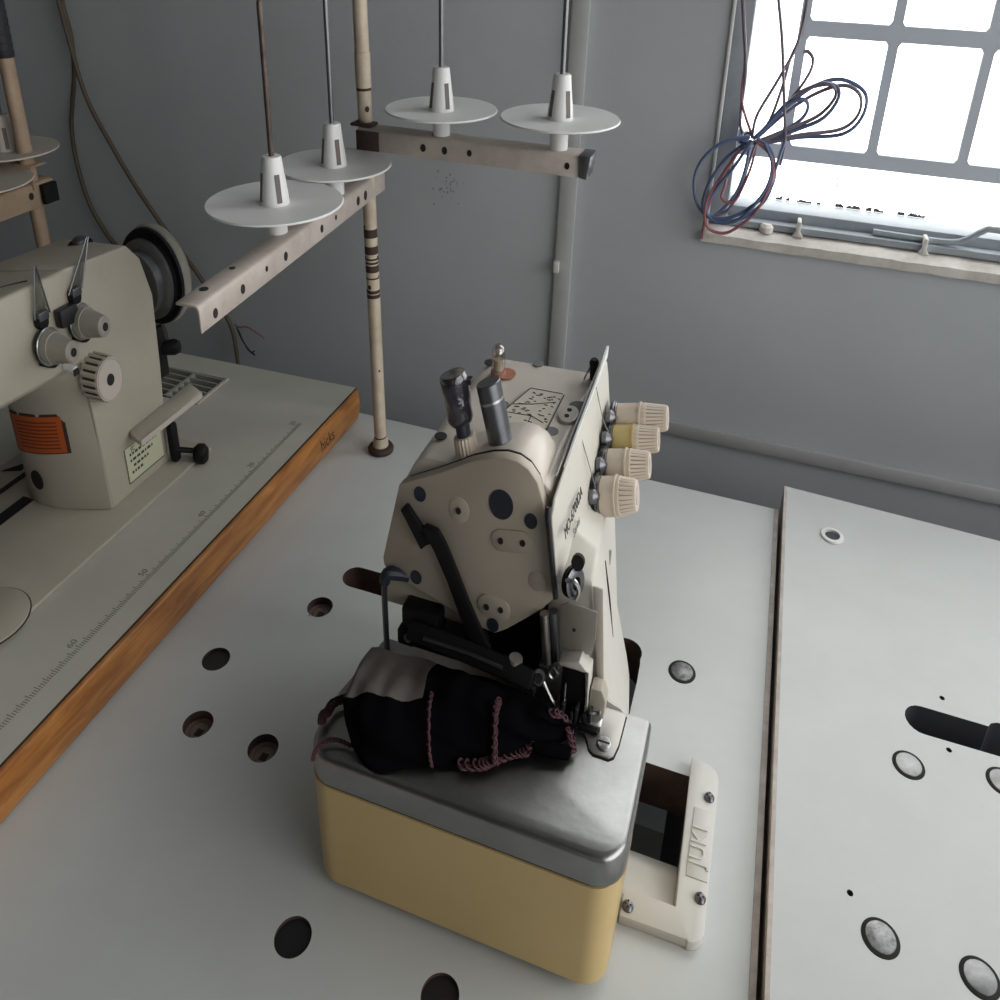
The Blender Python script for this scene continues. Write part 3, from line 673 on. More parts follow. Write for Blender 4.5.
def ruffle(pts, r, amp, turns, name, key='thread', seg=10):
    base = smooth_path(pts, seg); n = len(base); m = B(key); path = []
    for i in range(n * 4 - 3):
        t = i / 4; k = min(int(t), n - 2); p = base[k].lerp(base[k + 1], t - k); a = turns * 2 * PI * i / (4 * n)
        path.append(p + Vector((math.cos(a) * amp * .8, math.sin(a) * amp, abs(math.sin(a * .5)) * amp * .8)))
    m.tube(path, r, 5).tube([p + Vector((0, 0, amp * .2)) for p in base], r * 1.5, 6)
    return m.build(name, cl, fixn=False)
zz = lambda L, h: [(a, b, Z(h)) for a, b in L]
ruffle(zz([(-.2480, .4100), (-.2560, .4040), (-.2628, .3971), (-.2630, .3896), (-.2649, .3853), (-.2630, .3806)], .1155), .0009, .0030, 14, 'overlock_seam')
ruffle(zz([(-.2330, .3716), (-.2440, .3722), (-.2520, .3690), (-.2560, .3610), (-.2540, .3525)], .1150), .0006, .0014, 16, 'overlock_seam')
ruffle(zz([(-.1500, .3840), (-.1349, .3893), (-.1278, .3960), (-.1155, .4062), (-.1060, .4110)], .1160), .0010, .0036, 13, 'overlock_seam')
ruffle([(-.1060, .4120, Z(.117)), (-.1020, .4200, Z(.124)), (-.0985, .4270, Z(.130)), (-.0900, .4320, Z(.131)), (-.0820, .4330, Z(.126)), (-.0765, .4280, Z(.119)), (-.0740, .4240, Z(.115))], .0010, .0030, 15, 'overlock_seam')
ruffle([(-.1255, .3930, Z(.117)), (-.1280, .3985, Z(.126)), (-.1310, .4080, Z(.140)), (-.1310, .4160, Z(.1425))], .0009, .0022, 9, 'overlock_seam')
ruffle([(-.1690, .3765, Z(.116)), (-.1725, .3800, Z(.126)), (-.1780, .3930, Z(.1405)), (-.1810, .4050, Z(.1425))], .0006, .0013, 10, 'overlock_seam')
# dark rolled end near the needles
m = B('velvet_shade'); rg = []
for i in range(9):
    s = i / 8; c = Vector((-.1010 + .026 * s, .4160 + .004 * s, Z(.1195 - .002 * s))); r = .0062 * (1 - .5 * abs(s - .4))
    rg.append([c + Vector((.15 * r * math.cos(t), r * math.cos(t), .75 * r * math.sin(t))) for t in [2 * PI * k / 12 for k in range(12)]])
m.loft(rg); m.build('rolled_end', cl)

# ================================================================== CHUTE FRAME
cf = thing('chute_frame', 'flat cream plastic frame screwed around the table opening beside the overlock machine', 'frame', (.01, .48, T))
po = [(-.0238, .415)] + [(.0290, .4160)] + arc(.0300, .4265, .0118, -PI / 2, 0, 6) + arc(.0270, .5520, .0145, 0, PI / 2, 6) + [(.0152, .5690), (.0152, .5545), (.0178, .4365), (-.0238, .4365)]
m = B('frm').prism(po, 'ab', T + .0003, T + .0080, .0012, 2, 50); frm = m.build('frame_plate', cf)
m = B('frm').prism([(.0228, .462), (.0405, .462), (.0405, .5215), (.0228, .5215)], 'ab', T + .0079, T + .0088, .0005); m.build('raised_panel', cf)
text('JUKI', .0185, (.0305, .4885, T + .0088), (0, 1, 0), (-1, 0, 0), (0, 0, 1), 'frm', 'embossed_lettering', cf, .0009)
for (x, y) in ((.0345, .5340), (.0360, .4483), (-.0187, .4230)):
    m = B('dsteel').lathe((x, y, T + .0080), (0, 0, 1), [(0, .0046), (.0010, .0046), (.0024, .0034), (.0030, .0012)], 16)
    m.use('hole').box(x - .003, x + .003, y - .0005, y + .0005, T + .0104, T + .0110).box(x - .0005, x + .0005, y - .003, y + .003, T + .0104, T + .0110)
    m.build('screw', cf)
B('creampl').prism([(.4362, T - .0012), (.4380, T - .0002), (.4720, T - .008), (.5000, T - .030), (.5220, T - .075), (.5205, T - .076), (.4985, T - .031), (.4712, T - .0095)], 'bz', -.129, .0164).build('chute_slide', cf)

M['slotdark'] = mat('cone_slot', (.13, .11, .10), .6)
# ================================================================== THREAD STANDS
def spool_holder(root, a, b, zb, zd, r, top, tilt=0, rodk='rod', plast='wp', rodr=.0029):
    """cone with disc on an arm; zb arm top, zd disc height, top end of the spindle"""
    m = B(plast); N = 48
    m.lathe((a, b, zd - .004), (0, 0, 1), [(0, .010), (.0025, r * .55), (.0048, r * .97), (.0055, r), (.0068, r * .985), (.0058, r * .55), (.0052, .013)], N)
    m.lathe((a, b, zb + .0003), (0, 0, 1), [(0, .0105), (max(.004, zd - zb - .003), .0105)], 24)
    h = m.build('spool_disc', root)
    m = B(plast); m.lathe((a, b, zd + .001), (0, 0, 1), [(0, .0150), (.008, .0142), (.026, .0112), (.0350, .0100), (.0362, .0090)], 32)
    for k in range(4):
        t = PI / 4 + k * PI / 2 + .15; u = Vector((math.cos(t), math.sin(t), 0)); c = Vector((-math.sin(t), math.cos(t), 0)); q = Vector((a, b, 0))
        m.use('slotdark').loft([[q + u * (R0 - .001) + c * w + Vector((0, 0, z)) for w in (-.0026, .0026)] + [q + u * (R0 + .0007) + c * w + Vector((0, 0, z)) for w in (.0026, -.0026)] for z, R0 in ((zd + .004, .0145), (zd + .025, .0112))])
        m.use(plast)
    m.build('cone', h)
    p0, p1 = Vector((a, b, zd + .034)), Vector((a + tilt, b, top))
    m = B(rodk).cyl(p0, p1, rodr, n=14); m.lathe(p1, (0, 0, 1), [(0, rodr), (.002, rodr * .6)], 14); m.build('spindle', h)
    return h
def arm_channel(root, p, q, w, hgt, zt, key, name, holes_side=(), holes_top=(), side=1):
    p, q = Vector((*p, 0)), Vector((*q, 0)); d = (q - p).normalized(); c = Vector((-d.y, d.x, 0)) * side; L = (q - p).length
    m = B(key); t = MB()
    sec = [(-w / 2, -hgt), (-w / 2, -.004), (-w / 2 + .0012, -.0012), (-w / 2 + .004, 0), (w / 2, 0), (w / 2, -.0022), (-w / 2 + .0045, -.0022), (-w / 2 + .0022, -.0045), (-w / 2 + .0022, -hgt)]
    t.loft([[p + d * s + c * x + Vector((0, 0, zt + y)) for x, y in sec] for s in (0, L)])
    m.bevelled(t, .0009, 2); o = m.build(name, root)
    for s, y, r in holes_side:
        B('hole').lathe(p + d * s - c * (w / 2 + .0001) + Vector((0, 0, zt + y)), -c, [(0, r), (.0004, r)], 14).build('slot_hole', o)
    for s, x, r in holes_top:
        B('hole').disc(p + d * s + c * x + Vector((0, 0, zt + .0001)), (0, 0, 1), r, .0004, 14).build('slot_hole', o)
    return o
ts = thing('thread_stand', 'cream thread stand with four white spool discs rising from the table behind the overlock machine', 'thread stand', (-.4803, .8997, T))
PX, PY = -.4803, .8997
def pole(z): return Vector((PX - .0065 * (z - T) / .45, PY, z))
B('rust').lathe((PX, PY, T + .0003), (0, 0, 1), [(0, .0185), (.003, .0190), (.0055, .0170), (.0065, .0100)], 32).build('base_flange', ts)
m = B('stand').lathe(pole(T + .005), pole(1) - pole(T), [(0, .0115), (.008, .0108), (.012, .0088), (.345, .0088)], 26)
pl = m.build('lower_pole', ts)
m = B('rust')
for z, h in ((.0165, .0018), (.177, .004), (.182, .0035), (.197, .0015), (.204, .007), (.2125, .0022), (.2165, .0020), (.2225, .008), (.2390, .0085)):
    B('rust').lathe(pole(T + z), pole(1) - pole(T), [(0, .00895), (h, .00895)], 26).build('rust_ring', pl)
for i in range(16):
    t = random.uniform(0, 2 * PI); z = random.uniform(.165, .262)
    p = pole(T + z) + Vector((math.cos(t), math.sin(t), 0)) * .0086
    m.lathe(p, (math.cos(t), math.sin(t), 0), [(0, random.uniform(.001, .003)), (.0006, .001)], 7)
m.disc(pole(T + .098) + Vector((.0065, -.006, 0)), (.7, -.7, 0), .0014, .0004, 8)
m.disc(pole(T + .360) + Vector((.0065, -.006, 0)), (.7, -.7, 0), .0028, .0004, 8)
m.build('rust_specks', pl)
m = B('stand').lathe(pole(T + .345), pole(1) - pole(T), [(0, .0088), (.0355, .0088)], 26); m.use('rust').lathe(pole(T + .3755), pole(1) - pole(T), [(0, .0091), (.0025, .0091)], 26)
m.use('stand').lathe(pole(T + .378), pole(1) - pole(T), [(0, .0096), (.030, .0096), (.0305, .0088), (.36, .0088)], 26); m.build('upper_pole', ts)
A1 = Z(.2970)
ar1 = arm_channel(ts, (-.462, .520), (-.4905, .935), .0235, .0195, A1, 'arm', 'arm',
    [(.022, -.0125, .0035), (.068, -.0105, .0035), (.112, -.009, .0022), (.150, -.0105, .0036), (.232, -.0105, .0034), (.268, -.010, .0022), (.330, -.0105, .0042), (.352, -.0105, .0045)], [(.030, .003, .0042), (.078, .004, .0030)], 1)
spool_holder(ts, -.4835, .6930, A1, Z(.3190), .0710, Z(.4630), .001, 'rustrod')
spool_holder(ts, -.4895, .8260, A1, Z(.3210), .0680, Z(.52), 0)
A2 = Z(.3450)
ar2 = arm_channel(ts, (-.487, .893), (-.192, .893), .029, .0190, A2, 'arm', 'arm', [(.090, -.010, .0035), (.118, -.010, .0035), (.150, -.0095, .0030), (.270, -.010, .003)], [(.1, .0, .004)], 1)
m = B('dsteel').prism([(-.203, Z(.3265)), (-.1930, Z(.3250)), (-.1895, Z(.345)), (-.2045, Z(.3455))], 'az', .8765, .9090, .002); m.build('end_cap', ar2)
m = B('rust').box(-.4870, -.4560, .8768, .8784, Z(.3265), Z(.3440), .0006).box(-.4990, -.4700, .8850, .9050, Z(.3453), Z(.3480), .001); m.build('clamp', ts)
spool_holder(ts, -.3790, .8930, A2, Z(.3655), .0675, Z(.56), 0)
spool_holder(ts, -.2320, .8930, A2, Z(.3690), .0690, Z(.56), 0)

ls = thing('thread_stand', 'stained thread stand with black taped pole at the back of the aged table', 'thread stand', (-.997, .845, TL))
LX, LY = -.997, .845
def lp(z): return Vector((LX + .0, LY, z))
B('rust').lathe((LX, LY, TL + .0003), (0, 0, 1), [(0, .0185), (.003, .0190), (.0055, .0170), (.0065, .0100)], 28).build('base_flange', ls)
m = B('standold').cyl(lp(TL + .005), lp(TL + .52), .0098, n=24); po_ = m.build('pole', ls)
m = B('tape'); N = 24
m.lathe(lp(TL + .340), (0, 0, 1), [(0, .0104)] + [x for i in range(12) for x in ((.001 + i * .0075, .0112), (.0062 + i * .0075, .0118), (.0072 + i * .0075, .0110))], N)
m.build('taped_wrap', po_)
L1 = TL + .218
ar3 = arm_channel(ls, (-1.0050, .500), (-.994, .868), .028, .0260, L1, 'standold', 'arm', [(.328, -.012, .0038)], [], 1)
B('blackm').box(-.9800, -.9720, .842, .866, L1 - .0235, L1 - .003, .001).build('clamp', ls)
L2 = TL + .236
ar4 = arm_channel(ls, (-1.28, .846), (-.978, .846), .028, .0250, L2, 'standold', 'arm', [(.296, -.011, .003)], [], 1)
spool_holder(ls, -1.0300, .8460, L2, L2 + .0095, .0665, L2 + .20, 0, 'rod', 'wpold')
spool_holder(ls, -1.0020, .7700, L1, L1 + .0120, .0665, L1 + .20, 0, 'rod', 'wpold')

# ================================================================== LEFT SEWING MACHINE
def ZL(h): return TL + h
sm = thing('sewing_machine', 'aged beige arm sewing machine with an orange label on the table with the wooden edge', 'sewing machine', (-.76, .6, TL))
B('old').box(-.8820, -.6570, .2400, .7500, ZL(.0003), ZL(.0045), .001).build('bed', sm)
B('blackm').box(-.8060, -.7900, .25, .585, ZL(.0046), ZL(.0054)).build('bed_slot', sm)
B('blackm').box(-.8430, -.8360, .25, .620, ZL(.0046), ZL(.0054)).build('bed_slot', sm)
B('blackm').prism([(-.8720, .612), (-.8560, .636), (-.8500, .622)], 'ab', ZL(.0046), ZL(.0054)).build('bed_slot', sm)
B('old').lathe((-.6890, .4280, ZL(.0046)), (0, 0, 1), [(0, .0420), (.0016, .0418), (.0022, .0405)], 40).build('bobbin_cover', sm)
B('woodline').lathe((-.6890, .4280, ZL(.0046)), (0, 0, 1), [(0, .0432), (.0007, .0432)], 40).build('cover_gap', sm)
# one casting: column (round towards the camera side, flat on the operator side) and arm
def col(sz, grow=0.):
    return [(-.6892, .6045), (-.6890, .6300), (-.6890, .697), (-.700, .716), (-.790, .716), (-.8100, .700), (-.8180, .660), (-.8185, .625), (-.8120, .6020), (-.7980, .5880), (-.7780, .5820), (-.7500, .5830), (-.7200, .5920)]
m = B('old'); t = MB()
t.loft([[(a, b, ZL(z)) for a, b in col(0)] for z in (.0046, .06)] + [[(a, b if b > .6 else b - .002, ZL(.118)) for a, b in col(0)], [(a, b if b > .6 else b - .014, ZL(.148)) for a, b in col(0)], [(a, b, ZL(.175)) for a, b in col(0)]])
m.bevelled(t, .0015, 2, 40); colo = m.build('column', sm)
m = B('old'); t = MB()
# arm sections across a-z, running along b
def asec(b, s=1., dz=0.):
    A = [(-.6890, .150), (-.6890, .2262), (-.6905, .2282), (-.7010, .2272), (-.7600, .2186), (-.8060, .2120), (-.8140, .2105), (-.8180, .2000), (-.8180, .1600), (-.8120, .1500), (-.75, .1420), (-.70, .1430)]
    return [((a + .753) * s - .753, b, ZL((z - .19) * (1 - (1 - s) * .9) + .19 + dz)) for a, z in A]
t.loft([asec(.24, .92, .004), asec(.42, .94, .003), asec(.52, .97, .001), asec(.585, 1), asec(.604, 1)] )
m.bevelled(t, .002, 2, 40); m.build('arm', sm)
m = B('old'); t = MB()
pr_ = [(.6055, .0046), (.6020, .1450), (.6000, .2290), (.690, .2240), (.7080, .2080), (.7200, .1700), (.7150, .0990), (.7040, .0046)]
t.loft([[(a, b + (.030 if d_ and b > .65 and z > .05 else 0), ZL(z - (d_ if z > .16 else 0))) for b, z in pr_] for a, d_ in ((-.8150, .016), (-.6885, 0))]); m.bevelled(t, .0025, 3, 20); m.build('column_head', sm)
# top oil cap
c = B('hole').disc((-.7660, .6990, ZL(.2140)), (0, -.08, 1), .0135, .0012, 24).build('oil_cap', sm)
m = B('dsteel').lathe((-.7660, .6990, ZL(.2150)), (0, -.08, 1), [(0, .0085), (.004, .0080), (.0055, .0050), (.006, .001)], 18); m.build('cap_screw', c)
M['wheel'] = mat('greyed_wheel_enamel', (.30, .285, .245), .45, noise=.2, nscale=40)
# hand wheel
hw = B('rod').lathe((-.7160, .7260, ZL(.1740)), (0, 1, 0), [(0, .030), (.012, .030), (.014, .0385), (.020, .0385)], 40)
hw = hw.build('wheel_hub', sm)
B('blackm').lathe((-.7160, .7450, ZL(.1740)), (0, 1, 0), [(0, .0400), (.008, .0400)], 40).build('drive_belt', hw)
m = B('wheel').lathe((-.7160, .7520, ZL(.1740)), (0, 1, 0), [(0, .030), (.001, .0440), (.004, .0475), (.010, .0485), (.014, .0475), (.018, .0445), (.020, .036)], 44); 
m.build('hand_wheel', hw)
B('blackm').lathe((-.7160, .7500, ZL(.1740)), (0, 1, 0), [(0, .0462), (.004, .0468), (.0045, .0440)], 44).build('wheel_ring', hw)
m = B('blackm').lathe((-.6960, .7320, ZL(.1120)), (1, .4, .1), [(0, .007), (.014, .008), (.020, .006)], 16); m.use('blackm').box(-.702, -.694, .712, .735, ZL(.085), ZL(.135), .002); m.build('clutch_knob', sm)
# stitch dial
dc = Vector((-.6885, .6140, ZL(.1325))); n = 72; DS = .86
m = B('old'); u, v = Vector((0, 1, 0)), Vector((0, 0, 1)); rg = []
for h, r in ((.0002, .0245), (.0205, .0235), (.0225, .0215)):
    rg.append([dc + Vector((h, 0, 0)) + (u * math.cos(2 * PI * i / n) + v * math.sin(2 * PI * i / n)) * r * DS * (.93 if (i % 4 < 2 and h < .022) else 1) for i in range(n)])
m.loft(rg); m.use('wpold').disc(dc + Vector((.0225, 0, 0)), (1, 0, 0), .0200 * DS, .0006, 36); dl = m.build('stitch_dial', sm)
m = B('rust')
for i in range(0, n, 4):
    an = 2 * PI * (i + .5) / n; w = u * math.cos(an) + v * math.sin(an); c2 = -u * math.sin(an) + v * math.cos(an)
    m.loft([[dc + Vector((h, 0, 0)) + w * (.0222 * DS) + c2 * x * .0011 for x in (-1, 1)] + [dc + Vector((h, 0, 0)) + w * .0228 * DS + c2 * x * .0011 for x in (1, -1)] for h in (.003, .0195)])
m.build('dial_groove', dl)
B('hole').disc(dc + Vector((.0231, 0, 0)), (1, 0, 0), .0052, .0005, 20).build('dial_hole', dl)
B('edgeband').tube([dc + Vector((.0224, .0218 * DS * math.cos(t), .0218 * DS * math.sin(t))) for t in [2 * PI * i / 40 for i in range(40)]], .0007, 6, closed=True).build('dial_rim', dl)
# two tension assemblies with clear guards
M['oldknob'] = mat('grey_beige_plastic', (.34, .315, .27), .5, noise=.15, nscale=60)
for i, (b, z) in enumerate(((.5600, .1800), (.6050, .1850))):
    p = Vector((-.6885, b, ZL(z))); d = Vector((1, 0, 0))
    kb = B('oldknob').lathe(p, d, [(.008, .0130), (.0155, .0130), (.016, .0122), (.0375, .0088), (.0390, .0072)], 36).build('tension_knob', sm)
    B('hole').disc(p + d * .0390, d, .0036, .0004, 16).build('knob_hole', kb)
    B('dsteel').lathe(p, d, [(.0002, .011), (.0025, .0140), (.0035, .0150), (.0042, .0136), (.0055, .0136), (.0065, .0150), (.0078, .0138)], 32).build('tension_disc', kb)
    B('steel').lathe(p, d, [(.0066, .0147), (.0072, .0154), (.0080, .0148)], 32).build('disc_rim', kb)
    m = B('blackm'); m.tube(smooth_path([p + Vector((.002, -.010, -.011)), p + Vector((.004, .004, -.018)), p + Vector((.005, .011, -.013))], 4), .0020, 8).build('check_spring', kb)
    m = B('blackm'); m.lathe(p + Vector((.0, .001, .020)), d, [(0, .007), (.006, .006)], 14); m.build('check_spring_case', kb)
    g0 = p + Vector((.0030, .002, .024)); lean = Vector((0, .003, .038)) if i == 0 else Vector((.002, .026, .038))
    m = B('clear'); t = MB(); t.loft([[g0 + Vector((x, y, 0)) for x, y in ((0, -.010), (.0012, -.010), (.0012, .010), (0, .010))], [g0 + lean + Vector((x, y, 0)) for x, y in ((0, -.0015), (.0012, -.0015), (.0012, .0015), (0, .0015))]])
    m.bevelled(t, .0003, 1); gg = m.build('clear_guard', kb)
    m = B('dsteel')
    for sgn in (-1, 1): m.tube([g0 + Vector((.0012, .0095 * sgn, 0)), g0 + lean + Vector((.0012, .0012 * sgn, 0))], .0007, 5)
    m.use('dsteel').box(g0.x - .001, g0.x + .004, g0.y - .006, g0.y + .006, g0.z - .003, g0.z + .004, .001)
    m.build('guard_wire', gg)
B('black').box(-.6884, -.6780, .5780, .6010, ZL(.1880), ZL(.2030), .002).build('thread_guide', sm)
m = B('wp').cyl((-.6885, .5800, ZL(.1545)), (-.6750, .5800, ZL(.1530)), .0036, n=14); m.use('hole').box(-.6750, -.6740, .5765, .5835, ZL(.1490), ZL(.1545)); m.build('thread_pin', sm)
m = B('ink').tube(smooth_path([(-.7450, .5450, ZL(.2205)), (-.7300, .5500, ZL(.2232)), (-.7200, .5600, ZL(.2248)), (-.7050, .5700, ZL(.2272))], 4), .0006, 5).tube([(-.7330, .5560, ZL(.2228)), (-.7200, .5440, ZL(.2243))], .0006, 5).build('loose_thread', sm)
# ledge under the dial
m = B('old'); t = MB()
t.loft([[(-.6880, .6480, ZL(.0560)), (-.6640, .6400, ZL(.0560)), (-.6640, .6400, ZL(.0600)), (-.6880, .6480, ZL(.0640))], [(-.6880, .7600, ZL(.0600)), (-.6640, .7520, ZL(.0600)), (-.6640, .7520, ZL(.0640)), (-.6880, .7600, ZL(.0660))]])
m.bevelled(t, .0012); m.use('wpold').box(-.6645, -.6630, .6400, .7525, ZL(.0570), ZL(.0625)); led = m.build('ledge', sm)
# name labels
m = B('paper'); m.prism([(.6350, ZL(.0150)), (.6960, ZL(.0150)), (.6960, ZL(.0500)), (.6350, ZL(.0500))], 'bz', -.6882, -.6872); tg = m.build('spec_label', sm)
m = B('ink')
m.box(-.6872, -.6870, .6350, .6960, ZL(.0148), ZL(.0158)).box(-.6872, -.6870, .6350, .6358, ZL(.0150), ZL(.0500))
for r_, (s0, s1) in enumerate(((.642, .688), (.642, .680), (.646, .672), (.642, .660))):
    x = s0
    while x < s1:
        w = random.uniform(.002, .006); m.box(-.6872, -.6870, x, min(x + w, s1), ZL(.0405 - r_ * .0060), ZL(.0430 - r_ * .0060)); x += w + .0018
m.build('label_marks', tg)
text('SC', .006, (-.6870, .6480, ZL(.0460)), (0, 1, 0), (0, 0, 1), (1, 0, 0), 'ink', 'label_lettering', tg, .0002)
# orange warning label curved around the column, with dark rim and lines, and the black plug below
def cyl_face(pts, zt, zb, key, name, off=.0006, parent=None, th=.0005):
    m = B(key); rg = []
    for (a, b), z1_, z0_ in zip(pts, zt, zb):
        o = Vector((a + .755, b - .655, 0)).normalized()
        rg.append([Vector((a, b, ZL(z0_))) + o * off, Vector((a, b, ZL(z1_))) + o * off, Vector((a, b, ZL(z1_))) + o * (off + th), Vector((a, b, ZL(z0_))) + o * (off + th)])
    m.loft(rg); return m.build(name, parent or sm)
path = smooth_path([(-.8065, .5955), (-.7950, .5866), (-.7780, .5820), (-.7500, .5830), (-.7200, .5920)], 5)
nz = len(path); lab_b = cyl_face(path, [.0930 + .009 * i / nz for i in range(nz)], [.0530 + .0110 * i / nz for i in range(nz)], 'rust', 'warning_label')
ins = path[1:-1]; cyl_face(ins, [.0910 + .009 * i / nz for i in range(len(ins))], [.0548 + .0110 * i / nz for i in range(len(ins))], 'orange', 'label_field', .0011, lab_b)
M['orange2'] = mat('orange_print', (.16, .022, .008), .6)
for k in range(8): 
    ii = path[9:-2]; h = .0600 + k * .0035
    cyl_face(ii, [h + .0012 + .009 * (i + 9) / nz for i in range(len(ii))], [h + .009 * (i + 9) / nz for i in range(len(ii))], 'orange2', 'label_line', .0016, lab_b, .0003)
o_ = Vector((-.0315, -.0670, 0)).normalized()
B('hole').lathe((-.7720, .5822, ZL(.0310)), (-.10, -.99, 0), [(0, .0095), (.0012, .0095)], 22).build('column_plug', sm)
# black reverse lever behind the column
m = B('blackm'); t = MB(); t.box(-.6860, -.6740, .7020, .7140, ZL(.0050), ZL(.0470)); m.bevelled(t, .004, 3); lv = m.build('reverse_lever', sm)
m = B('blackm').tube([(-.6760, .708, ZL(.0180)), (-.6580, .7200, ZL(.0140))], .0030, 8); t = MB(); t.lathe((-.6600, .7180, ZL(.0115)), (.75, .45, -.1), [(0, .006), (.006, .0105), (.014, .0105), (.019, .006)], 18); m.bevelled(t, .001); m.build('lever_grip', lv)

# ================================================================== CABLES AND WIRES
def wallpts(L, off): return [(a, WB - off, z) for a, z in L]
c1_ = [(-1.2343, 1.35), (-1.2363, 1.1731), (-1.2383, 1.1428), (-1.2320, 1.1058), (-1.2385, 1.0605), (-1.2550, 1.0198), (-1.2684, .9848), (-1.2711, .9357), (-1.2581, .8791), (-1.2266, .8349), (-1.1846, .7975), (-1.12, .70), (-1.10, .55)]
c2_ = [(-1.2300, 1.35), (-1.2352, 1.1735), (-1.2338, 1.1495), (-1.2236, 1.0942), (-1.2078, 1.0307), (-1.1666, .9694), (-1.1130, .9045), (-1.0461, .8393), (-1.0068, .8039), (-.9678, .7634), (-.9420, .7287), (-.9365, .6701), (-.9340, .6411), (-.93, .50)]
tag(B('cable').tube(smooth_path(wallpts(c1_, .014), 6), .0041, 10).build('power_cable', loc=(-1.2443, WB, 1.0)), 'brown cable hanging down the wall, ending behind the sewing machine', 'cable', 'brown cables on the wall')
cb = thing('power_cable', 'brown cable slanting across the wall with stripped wires near its lower end', 'cable', (-1.1, WB, 1.0), 'brown cables on the wall')
B('cable').tube(smooth_path(wallpts(c2_, .026), 6), .0040, 10).build('sheath', cb)
B('wirer').tube(smooth_path([(-.9429, WB - .016, .7328), (-.9293, WB - .02, .7316), (-.9103, WB - .022, .7358), (-.8884, WB - .022, .7295), (-.8735, WB - .02, .7223)], 4), .0013, 6).build('red_wire', cb)
B('green').tube(smooth_path([(-.9389, WB - .016, .7287), (-.9273, WB - .02, .7146), (-.9111, WB - .022, .6996), (-.8981, WB - .022, .6936)], 4), .0016, 6).build('green_wire', cb)
B('black').tube(smooth_path([(-.9360, WB - .015, .7250), (-.9230, WB - .018, .7060), (-.9090, WB - .02, .6960), (-.9000, WB - .02, .6990)], 4), .0014, 6).build('black_wire', cb)

